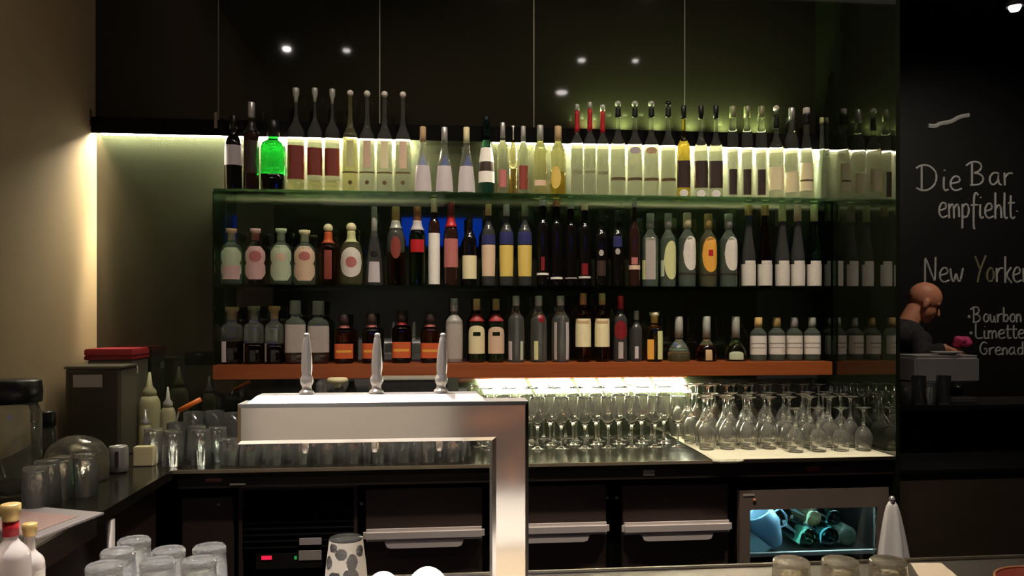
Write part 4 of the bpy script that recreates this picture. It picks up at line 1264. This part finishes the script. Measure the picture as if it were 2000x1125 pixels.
# foam: shell with holes
bm = bmesh.new()
seg, nv = 128, 64
holes = [(-1.15, .128, .30, .014), (-1.75, .142, .34, .010), (-1.25, .104, .40, .013), (-2.05, .100, .36, .011), (-2.55, .125, .3, .012), (-.6, .145, .3, .01), (-2.3, .152, .3, .008)]
g = []
for i in range(seg):
    a = 2 * PI * i / seg
    g.append([bm.verts.new(((interp(po, z) + .0008) * math.cos(a), (interp(po, z) + .0008) * math.sin(a), z)) for z in [0.004 + 0.158 * j / nv for j in range(nv + 1)]])
for i in range(seg):
    a = 2 * PI * (i + .5) / seg
    if a > PI:
        a -= 2 * PI
    for j in range(nv):
        z = 0.004 + 0.158 * (j + .5) / nv
        if any(((a - h[0]) / h[2]) ** 2 + ((z - h[1]) / h[3]) ** 2 < 1 for h in holes):
            continue
        bm.faces.new((g[i][j], g[(i + 1) % seg][j], g[(i + 1) % seg][j + 1], g[i][j + 1]))
for v in [v for v in bm.verts if not v.link_faces]:
    bm.verts.remove(v)
fo = bm_obj('foam', bm, M['foam'], t, True)
# white dishes beside it
for px, py, r, h, lab in ((835, 1108, 0.052, 0.085, 'white upturned bowl on the front bar next to the beer tap column'), (748, 1117, 0.045, 0.075, 'white upturned bowl beside the foam-coated beer glass')):
    p = G(px, py, ZF + h)
    y = p.y
    pr = chaikin([(r * math.cos(PI / 2 * k / 12), h * math.sin(PI / 2 * k / 12)) for k in range(12)], 0)
    tag(lathe('bowl', pr + [(0, h)], M['cloth'], None, 32, (p.x, y, ZF + 0.0005)), lab, 'bowl', 'white bowls on the front bar')
tag(box('bounce_tray', (-0.36, 1.10, ZF + 0.0005), (0.08, 1.49, ZF + 0.014), mat('pale_bounce_steel', RGB(220, 214, 204), 0.5, metal=0.25), bevel=0.003), 'pale tray added under the tap spouts to brighten the chamfer', 'tray')  # added out of view as a bright reflection for the lower chamfer
tag(box('bounce_mat', (0.09, 1.07, ZF + 0.0005), (0.36, 1.46, ZF + 0.006), M['beige'], bevel=0.002), 'beige mat added before the tap column for its reflection', 'mat')  # added out of view to tint the column's lower reflection beige
# white towel slab added out of view so the steel column mirrors it
bm = bmesh.new()
add_box(bm, (0.02, 0.45, ZF + 0.0005), (0.36, 1.05, ZF + 0.010), 0.004)
tag(bm_obj('bounce_towel', bm, M['cloth'], None), 'white towel slab added before the tap, mirrored in its column', 'towel')
# beige paper, dark pan
q = [G(1778, 1101, ZF), G(1838, 1101, ZF), G(1880, 1135, ZF), G(1800, 1135, ZF)]
tag(quad_slab('paper_sheet', [(p.x, p.y, ZF + 0.002) for p in q[::-1]], 0.0012, M['beige']), 'beige paper sheet on the right of the front bar', 'paper')
t = thing('serving_pan', 'dark shallow pan with rolled rim at the right end of the front bar', 'pan', (0, 0, 0))
p = G(1990, 1112, ZF + 0.03)
t.location = (p.x, p.y - 0.10, ZF + 0.0005)
lathe('pan_body', chaikin([(0, 0), (0.085, 0), (0.095, 0.006), (0.105, 0.032)], 1) + [(0.102, 0.032), (0.091, 0.008), (0.0, 0.004)], M['brownlabel'], t, 32)
bm = bmesh.new()
add_tube(bm, [(0.1055 * math.cos(a), 0.1055 * math.sin(a), 0.033) for a in [2 * PI * i / 32 for i in range(33)]], 0.003, 8)
bm_obj('rim', bm, M['copper'], t, True)

# bottles at the lower left
def near_bottle(label, px, top, y, R, body, cap, neckm, labs, ck='flare', name='liquor_bottle'):
    x = X(px, y); d = depth(x, y)
    H = EYE - (top - HOR) / F * d - ZF
    prof = [(0, 0)] + chaikin([(R * .94, 0), (R, .006), (R, H * .62), (R * .9, H * .69), (R * .42, H * .75), (R * .34, H * .78), (R * .34, H * .97)], 2) + [(0, H * .97)]
    t = thing(name, label, 'bottle', (x, y, ZF + 0.0005), -math.atan(kx(px)), 'bottles on the near left of the front bar')
    lathe('bottle_glass', prof, M[body], t, 28)
    lathe('cap', [(0, H * .89), (R * .42, H * .89), (R * .44, H * .93), (R * .50, H * .95), (R * .50, H * .995), (R * .42, H), (0, H)], M[cap], t, 22)
    if neckm:
        lathe('neck_band', [(0, H * .79)] + [(R * .40, H * .79), (R * .40, H * .885)] + [(0, H * .885)], M[neckm], t, 22)
    for i, lb in enumerate(labs):
        bm = bmesh.new()
        label_bm(bm, prof[1:-1], 0, lb[0], lb[1] * H, lb[2] * H, lb[3], .0008 + .0005 * i, lb[5] if len(lb) > 5 else 0)
        bm_obj('paper_label' if i == 0 else 'label_print', bm, M[lb[4]], t, True)
near_bottle('clear bottle with golden cap, red neck band and pink label at the near left', 21, 984, 1.42, 0.031, 'milky', 'goldcap', 'red', [('rect', .12, .50, 75, 'hotpink'), ('rect', .22, .32, 40, 'paper')])
near_bottle('clear bottle with cream cap and white side label behind the pink-labelled one', 58, 1022, 1.50, 0.025, 'milky', 'goldcap', None, [('rect', .10, .60, 60, 'paper'), ('oval', .55, .66, 20, 'greypaper')])

# ------------------------------------------------------------------ chalkboard with handwriting
YK = 5.20
t = thing('chalkboard', 'large black chalkboard with handwritten cocktail recommendation behind the bald person', 'chalkboard', (0, YK, 0))
box('board', (2.2, 0, 0.95), (5.9, 0.03, 3.35), M['board'], t)
# strokes: letters in a unit box (x, y up), baseline 0, x-height ~0.55, cap height 1
LT = {
 'D': ([[(.12, .95), (.12, .05)], [(-.12, .85), (.1, 1.0), (.45, .98), (.75, .70), (.72, .30), (.45, .03), (.1, -.02), (-.1, .10)]], .95),
 'i': ([[(.1, .55), (.08, .1), (.15, 0), (.28, .06)], [(.12, .78), (.13, .82)]], .32),
 'e': ([[(.05, .28), (.45, .36), (.42, .55), (.22, .60), (.05, .40), (.06, .12), (.25, 0), (.52, .10)]], .55),
 'B': ([[(.14, .95), (.14, .03)], [(-.14, .82), (.1, 1.0), (.45, 1.0), (.60, .80), (.45, .58), (.16, .52), (.50, .50), (.70, .28), (.50, .03), (.05, .0)]], .88),
 'a': ([[(.48, .52), (.25, .58), (.05, .36), (.10, .06), (.30, .04), (.48, .30), (.48, .52), (.46, .10), (.60, .03)]], .66),
 'r': ([[(.08, .56), (.10, .02)], [(.10, .34), (.25, .55), (.45, .54)]], .5),
 'm': ([[(.05, .55), (.07, 0)], [(.07, .35), (.2, .56), (.32, .45), (.33, 0)], [(.33, .35), (.47, .56), (.6, .45), (.62, .05)]], .72),
 'p': ([[(.08, .55), (.08, -.38)], [(.08, .42), (.28, .58), (.46, .40), (.40, .10), (.20, .02), (.08, .12)]], .54),
 'f': ([[(.42, .88), (.28, 1.0), (.18, .85), (.16, -.30), (.22, -.40)], [(.0, .50), (.40, .52)]], .44),
 'h': ([[(.08, 1.0), (.08, 0)], [(.08, .35), (.25, .55), (.40, .45), (.42, .03)]], .5),
 'l': ([[(.10, 1.0), (.08, .10), (.18, 0), (.26, .06)]], .30),
 't': ([[(.15, .90), (.13, .10), (.25, 0), (.38, .08)], [(.0, .60), (.36, .62)]], .42),
 'N': ([[(.06, .0), (.06, .98), (.12, .9), (.50, .08), (.56, .10), (.58, 1.0)]], .74),
 'w': ([[(.02, .56), (.10, .05), (.22, .04), (.32, .45), (.40, .05), (.52, .05), (.66, .58)]], .76),
 'Y': ([[(.0, 1.0), (.28, .50)], [(.62, 1.02), (.28, .45), (.14, .0)]], .62),
 'o': ([[(.28, .57), (.08, .42), (.07, .12), (.26, 0), (.46, .16), (.45, .44), (.28, .57)]], .54),
 'k': ([[(.08, 1.0), (.08, 0)], [(.42, .58), (.10, .28), (.45, .0)]], .5),
 'u': ([[(.06, .56), (.08, .12), (.22, .0), (.38, .12), (.42, .56), (.42, .08), (.52, .0)]], .58),
 'b': ([[(.08, 1.0), (.08, .05)], [(.08, .35), (.28, .55), (.46, .35), (.36, .04), (.08, .08)]], .54),
 'n': ([[(.06, .55), (.07, 0)], [(.07, .35), (.24, .56), (.38, .45), (.40, .03)]], .5),
 'L': ([[(.10, 1.0), (.08, .05), (.30, .02), (.55, .06)]], .60),
 'G': ([[(.58, .85), (.35, 1.0), (.08, .70), (.08, .25), (.35, 0), (.60, .18), (.60, .48), (.36, .46)]], .72),
 'd': ([[(.46, 1.0), (.46, .03)], [(.46, .42), (.25, .57), (.06, .36), (.12, .06), (.30, .02), (.46, .16)]], .6),
 '*': ([[(.1, .38), (.2, .46), (.26, .36), (.15, .30), (.1, .38)], [(.14, .36), (.22, .38)]], .42),
 '.': ([[(.08, .28), (.10, .31)]], .3),
 '~': ([[(0, 0), (.18, -.02), (.28, .12), (.55, .18), (.75, .42), (1.0, .50)]], 1.0),
 ' ': ([], .38),
}
def write(text, px, py, capH, parent, col='chalk', slant=0.0, rad=2.2, wk=1.0, colors=None):
    """handwriting on the board plane: px,py of baseline start and cap height (all in photo pixels, turned into metres on the board)"""
    y0 = YK - 0.002
    k = depth(X(px, YK), YK) / F
    o0 = P(px, py, YK)
    H = capH * k
    x = 0.0
    for n_, ch in enumerate(text):
        strokes, adv = LT[ch]
        if strokes:
            bm = bmesh.new()
            for s in strokes:
                pts = chaikin([tuple(p) for p in s], 2) if len(s) > 2 else s
                add_tube(bm, [(o0.x + (x + p[0] * wk) * H, -0.001, o0.z + (p[1] + slant * (x + p[0])) * H) for p in pts], rad * k, 6)
            bm_obj('chalk_letter', bm, M[(colors or {}).get(n_, col)], parent)
        x += adv * wk
write('Die', 1794, 372, 50, t, rad=2.0)
write('Bar', 1892, 362, 46, t, rad=2.0)
write('empfiehlt.', 1832, 426, 52, t, rad=2.0, wk=.72)
write('New', 1804, 552, 50, t, rad=2.0, wk=.84)
write('Yorker', 1904, 552, 52, t, rad=2.0, wk=.70, colors={0: 'chalk_yellow', 1: 'chalk_yellow'})
write('*Bourbon', 1888, 630, 30, t, rad=1.7, wk=.86)
write('*Limette', 1891, 662, 30, t, rad=1.7, wk=1.0)
write('Grenadine', 1912, 694, 27, t, rad=1.7, wk=1.0)
write('~', 1812, 246, 46, t, rad=4.5, wk=1.85)

# ceiling spotlight at the top right
p = P(1982, 14, 4.4)
t = thing('ceiling_spotlight', 'white glowing spotlight hanging before the chalkboard at the top', 'lamp', (p.x, p.y, p.z))
lathe('lamp_head', [(0, 0.01), (0.035, 0.01), (0.05, 0.0), (0.045, 0.06), (0.02, 0.10), (0, 0.10)], M['silver'], t, 20)
lathe('bulb', [(0, -0.03), (0.025, -0.022), (0.035, 0.0), (0.030, 0.009), (0, 0.009)], mat('bulb_glow', (1, .9, .95, 1), 0.5, emit=2.5, emit_col=(1, .85, .95, 1)), t, 20)
tube('rod', [(0, 0, 0.1), (0, 0, 3.499 - p.z)], 0.006, M['darkplastic'], t)

# ------------------------------------------------------------------ far counter and passage cabinet
t = thing('far_counter', 'long dark counter at which the bald person stands', 'counter', (2.0, 3.95, 0))
box('worktop', (0, 0, 1.005), (3.9, 0.42, 1.035), M['fascia'], t, 0.003)
box('front_panel', (0, 0.03, 0.002), (3.9, 0.40, 1.004), M['void'], t)
t = thing('passage_cabinet', 'low dark brown wooden cabinet right of the glass partition', 'cabinet', (XR + 0.03, 2.78, 0))
box('body', (0.0, 0.0, 0.002), (2.6, 0.35, 0.915), M['brown_panel'], t)
box('top', (-0.004, -0.006, 0.9155), (2.6, 0.355, 0.935), M['void'], t, 0.003)

# white-topped machine on far counter
a, b = P(1788, 697, 4.05), P(1915, 697, 4.05)
t = thing('espresso_machine', 'metal espresso machine with pale cup tray on the far counter', 'coffee machine', ((a.x + b.x) / 2, 4.05, 1.0355))
hw = (b.x - a.x) / 2
zt = a.z - 1.0355
zm = P(1850, 748, 4.05).z - 1.0355
box('housing', (-hw, 0.0, zm), (hw, 0.24, zt), M['alu'], t, 0.012, 3)
box('base', (-hw * .92, 0.0, 0), (hw * .92, 0.24, 0.03), M['steel'], t, 0.004)
box('back_body', (-hw * .9, 0.12, 0.0305), (hw * .9, 0.24, zm - 0.0005), M['darkplastic'], t)
for s in (-0.5, 0.0, 0.5):
    lathe('group_head', [(0, 0), (0.022, 0), (0.026, 0.02), (0.026, 0.030), (0, 0.030)], M['steel'], t, 16).location = (hw * s, 0.06, zm - 0.031)
bm = bmesh.new()
add_box(bm, (-hw + .01, 0.01, zt + 0.0005), (hw - .01, 0.23, zt + 0.006), 0.002)
bm_obj('cup_tray', bm, M['white'], t)
p = P(1852, 700, 4.12)
tag(lathe('plate', chaikin([(0, 0), (0.03, 0), (0.05, 0.006), (0.082, 0.016)], 1) + [(0.081, 0.018), (0.05, 0.009), (0, 0.004)], M['white'], None, 28, (p.x, 4.13, 1.0355 + zt + 0.0065)), 'white plate on top of the espresso machine under the hand', 'plate')
for i, (px, y) in enumerate(((1766, 4.02), (1790, 4.00), (1812, 4.03), (1838, 4.00))):
    x = X(px, y)
    o = tumbler(tm_tall if i % 2 else tm_inv, 'clear glass on the far counter before the espresso machine, ' + ('beside the partition edge', 'second from the partition edge', 'third from the partition edge', 'under the middle of the machine')[i], 'glasses on the far counter', x, y - 0.02, 1.0355)
p = P(1950, 780, 4.05)

# ------------------------------------------------------------------ person
def capsule(bm, p0, p1, r0, r1, seg=14):
    p0, p1 = Vector(p0), Vector(p1)
    d = p1 - p0
    L = d.length
    q = d.to_track_quat('Z', 'Y') if L > 1e-6 else Matrix.Identity(3).to_quaternion()
    prof = []
    for k in range(6):
        a = PI / 2 * (1 - k / 5)
        prof.append((r0 * math.cos(a), -r0 * math.sin(a)))
    for k in range(6):
        a = PI / 2 * k / 5
        prof.append((r1 * math.cos(a), L + r1 * math.sin(a)))
    prof[0] = (0, prof[0][1]); prof[-1] = (0, prof[-1][1])
    n0 = len(bm.verts)
    bm.verts.ensure_lookup_table()
    tmp = bmesh.new()
    add_lathe(tmp, prof, seg)
    bmesh.ops.recalc_face_normals(tmp, faces=tmp.faces[:])
    vm = {}
    for v in tmp.verts:
        vm[v] = bm.verts.new(p0 + q @ v.co)
    for f in tmp.faces:
        bm.faces.new([vm[v] for v in f.verts])
    tmp.free()
def ellip(bm, c, r, rot=None):
    tmp = bmesh.new()
    bmesh.ops.create_uvsphere(tmp, u_segments=20, v_segments=14, radius=1.0)
    vm = {}
    for v in tmp.verts:
        w_ = Vector((v.co.x * r[0], v.co.y * r[1], v.co.z * r[2]))
        if rot:
            w_ = rot @ w_
        vm[v] = bm.verts.new(Vector(c) + w_)
    for f in tmp.faces:
        bm.faces.new([vm[v] for v in f.verts])
    tmp.free()
def fuse(o, vox, it=3):
    r = o.modifiers.new('fuse', 'REMESH'); r.mode = 'VOXEL'; r.voxel_size = vox; r.use_smooth_shade = True
    s = o.modifiers.new('soft', 'SMOOTH'); s.iterations = it; s.factor = 0.5

YP = 4.60
hd = P(1806, 588, YP)           # head centre
per = thing('person', 'bald person in a dark patterned shirt bending over the espresso machine', 'person', (hd.x - 0.12, YP, 0.0))
O = Vector(per.location)
# head frame: faces +x, tilted down and slightly towards the viewer
Hc = hd - O
rot = Matrix.Rotation(math.radians(-18), 4, 'Z') @ Matrix.Rotation(math.radians(26), 4, 'Y')
rot3 = rot.to_3x3()
bm = bmesh.new()
ellip(bm, Hc + rot3 @ Vector((-0.008, 0, 0.022)), (0.098, 0.076, 0.092), rot3)          # cranium
ellip(bm, Hc + rot3 @ Vector((0.030, 0, -0.045)), (0.060, 0.056, 0.070), rot3)         # face
ellip(bm, Hc + rot3 @ Vector((0.058, 0, -0.100)), (0.026, 0.030, 0.022), rot3)         # chin
capsule(bm, Hc + rot3 @ Vector((0.088, 0, -0.008)), Hc + rot3 @ Vector((0.106, 0, -0.044)), 0.008, 0.013)  # nose
capsule(bm, Hc + rot3 @ Vector((0.078, -0.018, -0.075)), Hc + rot3 @ Vector((0.078, 0.018, -0.075)), 0.010, 0.010)  # lips
for s in (-1, 1):
    capsule(bm, Hc + rot3 @ Vector((0.080, s * 0.012, 0.010)), Hc + rot3 @ Vector((0.070, s * 0.044, 0.010)), 0.010, 0.009)  # brow
    ellip(bm, Hc + rot3 @ Vector((-0.004, s * 0.078, -0.022)), (0.018, 0.010, 0.032), rot3)   # ear
neck0 = Hc + rot3 @ Vector((-0.025, 0, -0.06))
chest = Vector((-0.02, 0.0, 1.36))
capsule(bm, neck0, chest + Vector((0.0, 0, 0.05)), 0.055, 0.062)
pel = Vector((-0.10, 0.02, 0.98))
capsule(bm, chest + Vector((0, 0, -0.02)), pel, 0.115, 0.12)
for s in (-1, 1):
    capsule(bm, pel + Vector((0, s * 0.09, -0.04)), pel + Vector((0.03, s * 0.10, -0.48)), 0.085, 0.058)
    capsule(bm, pel + Vector((0.03, s * 0.10, -0.48)), pel + Vector((-0.02, s * 0.10, -0.88)), 0.056, 0.040)
    capsule(bm, pel + Vector((-0.03, s * 0.10, -0.935)), pel + Vector((0.14, s * 0.11, -0.945)), 0.036, 0.030)
hand_t = P(1872, 684, 4.28) - O
shn = chest + Vector((0.0, -0.17, 0.0))
eln = shn + Vector((0.12, -0.10, -0.22))
wr = hand_t + Vector((-0.075, 0.02, 0.012))
eln = (shn + wr) / 2 + Vector((-0.06, 0.0, -0.07))
capsule(bm, shn, eln, 0.050, 0.040); capsule(bm, eln, wr, 0.038, 0.026)
shf = chest + Vector((0.0, 0.17, 0.0))
wf = P(1872, 700, 4.40) - O + Vector((-0.06, 0.0, 0.03))
elf = (shf + wf) / 2 + Vector((-0.05, 0.05, -0.08))
capsule(bm, shf, elf, 0.050, 0.040); capsule(bm, elf, wf, 0.038, 0.026)
def hand(bm, w_, dirx, down):
    d = Vector(dirx).normalized()
    side = Vector((0, 0, 1)).cross(d).normalized()
    palm = w_ + d * 0.045
    for k in (-1, -.33, .33, 1):
        capsule(bm, w_ + d * 0.01 + side * 0.018 * k, palm + d * 0.03 + side * 0.026 * k, 0.017, 0.013, 10)
    for k, L in ((-1.0, .055), (-.33, .072), (.33, .078), (1.0, .066)):
        a = palm + d * 0.035 + side * 0.027 * k
        b = a + d * L * .5 + Vector((0, 0, -L * .2))
        c = b + d * L * .30 + Vector((0, 0, -L * .45 * down))
        capsule(bm, a, b, 0.0095, 0.0085, 8); capsule(bm, b, c, 0.0085, 0.0075, 8)
    a = w_ + d * 0.02 - side * 0.025 * down
    b = a + d * 0.035 - side * 0.028 * down + Vector((0, 0, -.012))
    capsule(bm, a, b, 0.012, 0.010, 8); capsule(bm, b, b + d * 0.028 + Vector((0, 0, -.012)), 0.010, 0.008, 8)
hand(bm, wr, hand_t - wr + Vector((0.02, 0, -0.01)), 1)
hand(bm, wf, (0.9, -0.2, -0.1), 1)
body = bm_obj('body', bm, M['skin'], per, True)
fuse(body, 0.006, 3)
# shirt
bm = bmesh.new()
capsule(bm, chest + Vector((0, 0, 0.0)), pel + Vector((0, 0, -0.02)), 0.135, 0.138)
ellip(bm, chest + Vector((-0.01, 0, 0.0)), (0.115, 0.20, 0.09))
ellip(bm, chest + Vector((0.0, 0, 0.065)), (0.075, 0.085, 0.035))
capsule(bm, shn, eln, 0.068, 0.055); capsule(bm, eln, eln + (wr - eln) * 0.82, 0.054, 0.040)
capsule(bm, shf, elf, 0.068, 0.055); capsule(bm, elf, elf + (wf - elf) * 0.82, 0.054, 0.040)
sh = bm_obj('shirt', bm, M['shirt'], per, True)
fuse(sh, 0.009, 4)
bm = bmesh.new()
ellip(bm, pel + Vector((0, 0, -0.04)), (0.135, 0.17, 0.12))
for s in (-1, 1):
    capsule(bm, pel + Vector((0, s * 0.09, -0.04)), pel + Vector((0.03, s * 0.10, -0.48)), 0.105, 0.075)
    capsule(bm, pel + Vector((0.03, s * 0.10, -0.48)), pel + Vector((-0.02, s * 0.10, -0.86)), 0.074, 0.060)
tr_ = bm_obj('trousers', bm, M['darkplastic'], per, True)
fuse(tr_, 0.012, 3)
# shirt collar, pale
bm = bmesh.new()
cc = (neck0 + chest + Vector((0, 0, .05))) / 2 + Vector((0, 0, -0.04))
add_tube(bm, [cc + Vector((0.068 * math.cos(a), 0.07 * math.sin(a), -0.02 * math.cos(a))) for a in [2 * PI * i / 24 for i in range(25)]], 0.010, 8)
bm_obj('collar', bm, M['greypaper'], per, True)
for s in (-1, 1):
    e = Hc + rot3 @ Vector((0.082, s * 0.028, -0.006))
    bm = bmesh.new(); ellip(bm, e, (0.009, 0.011, 0.006), rot3)
    bm_obj('eye', bm, M['blackcap'], per, True)
# pink cloth / garnish in the hand
p = P(1880, 668, 4.26)
bm = bmesh.new()
for k in range(9):
    a = k * 2.4 + 0.9
    ellip(bm, (0.030 * math.cos(a), 0.022 * math.sin(a), 0.016 * math.sin(k * 1.7)), (0.026, 0.020, 0.020))
o = bm_obj('pink_cloth', bm, M['hotpink'], None, True, p)
fuse(o, 0.004, 2)
tag(o, 'crumpled pink cloth held above the espresso machine', 'cloth')

# ------------------------------------------------------------------ the room behind the viewer (seen only in the glossy glass and steel)
def room_lamp(label, px, py, y, m, r, reflect=True):
    """ceiling lamp whose mirror image in the back wall falls on that pixel"""
    tot = 2 * (YB - 0.012) - y
    x = kx(px) * tot
    z = EYE + (HOR - py) / F * (x * math.sin(TH) + tot * math.cos(TH))
    t = thing('ceiling_lamp', label, 'lamp', (x, y, z), 0, 'ceiling lamps over the bar')
    lathe('lamp_shade', [(0, 0.012), (r * 1.3, 0.010), (r * 1.1, 0.05), (r * .4, 0.09), (0, 0.09)], M['darkplastic'], t, 20)
    lathe('lamp_lens', [(0, -0.006), (r * .8, -0.004), (r, 0.004), (r * .9, 0.0115), (0, 0.0115)], m, t, 20)
    if z < 3.38:
        tube('rod', [(0, 0, 0.09), (0, 0, 3.499 - z)], 0.005, M['darkplastic'], t)
M['lamp_b2'] = mat('lamp_lens_soft', (1, 1, 1, 1), 0.5, emit=12.0, emit_col=(1, 0.9, 0.85, 1))
room_lamp('ceiling lamp over the bar, its brightest', 560, 97, 1.15, M['lamp_white'], 0.026)
room_lamp('soft ceiling lamp over the bar beside the brightest one', 677, 100, 1.15, M['lamp_b2'], 0.026)
room_lamp('soft ceiling lamp over the middle of the bar', 1136, 119, 1.05, M['lamp_b2'], 0.028)
room_lamp('small ceiling lamp over the middle of the bar', 1241, 120, 1.05, M['lamp_b2'], 0.022)
room_lamp('low pendant lamp over the bar', 1097, 182, 0.6, M['lamp_b2'], 0.045)
# blue ceiling light near the brightest lamp and a blue screen on the rear wall
def ref_quad(px0, py0, px1, py1, y):
    tot = 2 * (YB - 0.0) - y
    xa, xb = kx(px0) * tot, kx(px1) * tot
    za = EYE + (HOR - py0) / F * tot; zb = EYE + (HOR - py1) / F * tot
    return xa, xb, zb, za
xa, xb, zb, za = ref_quad(783, 426, 942, 480, -2.9)
t = thing('wall_screen', 'blue glowing screen high on the rear wall', 'screen', ((xa + xb) / 2, -2.95, (za + zb) / 2))
w, h = (xb - xa) / 2, (za - zb) / 2
box('screen_frame', (-w - .03, -0.03, -h - .03), (w + .03, -0.001, h + .03), M['darkplastic'], t)
box('display', (-w, 0.0, -h), (w, 0.004, h), M['screen_blue'], t)
# pale block added behind the viewer to be mirrored in the tap's face
t = tag(box('pale_reflector', (-1.2, -2.9, 0.0), (0.16, -2.3, 1.25), M['greypaper']), 'pale block added near the rear wall to be mirrored in the tap', 'cabinet')
_t = 2 * (YB - 0.012) - 1.05
_x = kx(560) * _t
spot('reflector_fill', (_x, 1.12, EYE + (HOR - 97) / F * (_x * math.sin(TH) + _t * math.cos(TH)) - 0.02), (-0.4, -2.6, 0.8), 1300, 40, 0.6, (1.0, 0.95, 0.86), 0.01)  # spot added to light the pale block behind the viewer
_t = 2 * (YB - 0.012) - 1.15
_x = kx(677) * _t
spot('front_fill', (_x, 1.13, EYE + (HOR - 100) / F * (_x * math.sin(TH) + _t * math.cos(TH)) - 0.02), (-0.35, 1.35, 0.93), 150, 60, 0.8, (1.0, 0.92, 0.86), 0.01)  # fill added at the soft lamp's place for front faces on the bar
# orange lights low on the rear wall, mirrored in the steel of the tap
M['orange_glow'] = mat('orange_tube', (1, 0.3, 0.1, 1), 0.5, emit=0.9, emit_col=(1.0, 0.34, 0.20, 1))
for (pa, qa, pb, qb, lab) in ((905, 822, 985, 816, 'long orange light tube low on the rear wall'), (1000, 815, 1028, 792, 'slanted orange light tube on the rear wall'),
                              (1018, 866, 1022, 882, 'short orange light tube on the rear wall'), (1000, 905, 1003, 955, 'upright orange light tube near the floor on the rear wall')):
    _t = YT + (YT + 2.95)
    a = Vector((kx(pa) * _t, -2.95, EYE - (qa - HOR) / F * depth(kx(pa) * _t, _t)))
    b = Vector((kx(pb) * _t, -2.95, EYE - (qb - HOR) / F * depth(kx(pb) * _t, _t)))
    t = thing('wall_light', lab, 'lamp', tuple(a), 0, 'orange light tubes on the rear wall')
    tube('light_tube', [(0, 0, 0), b - a], 0.022, M['orange_glow'], t, 10)
    box('bracket', ((b - a) / 2 + Vector((-.01, -0.0495, -.01))), ((b - a) / 2 + Vector((.01, -0.0225, .01))), M['darkplastic'], t)
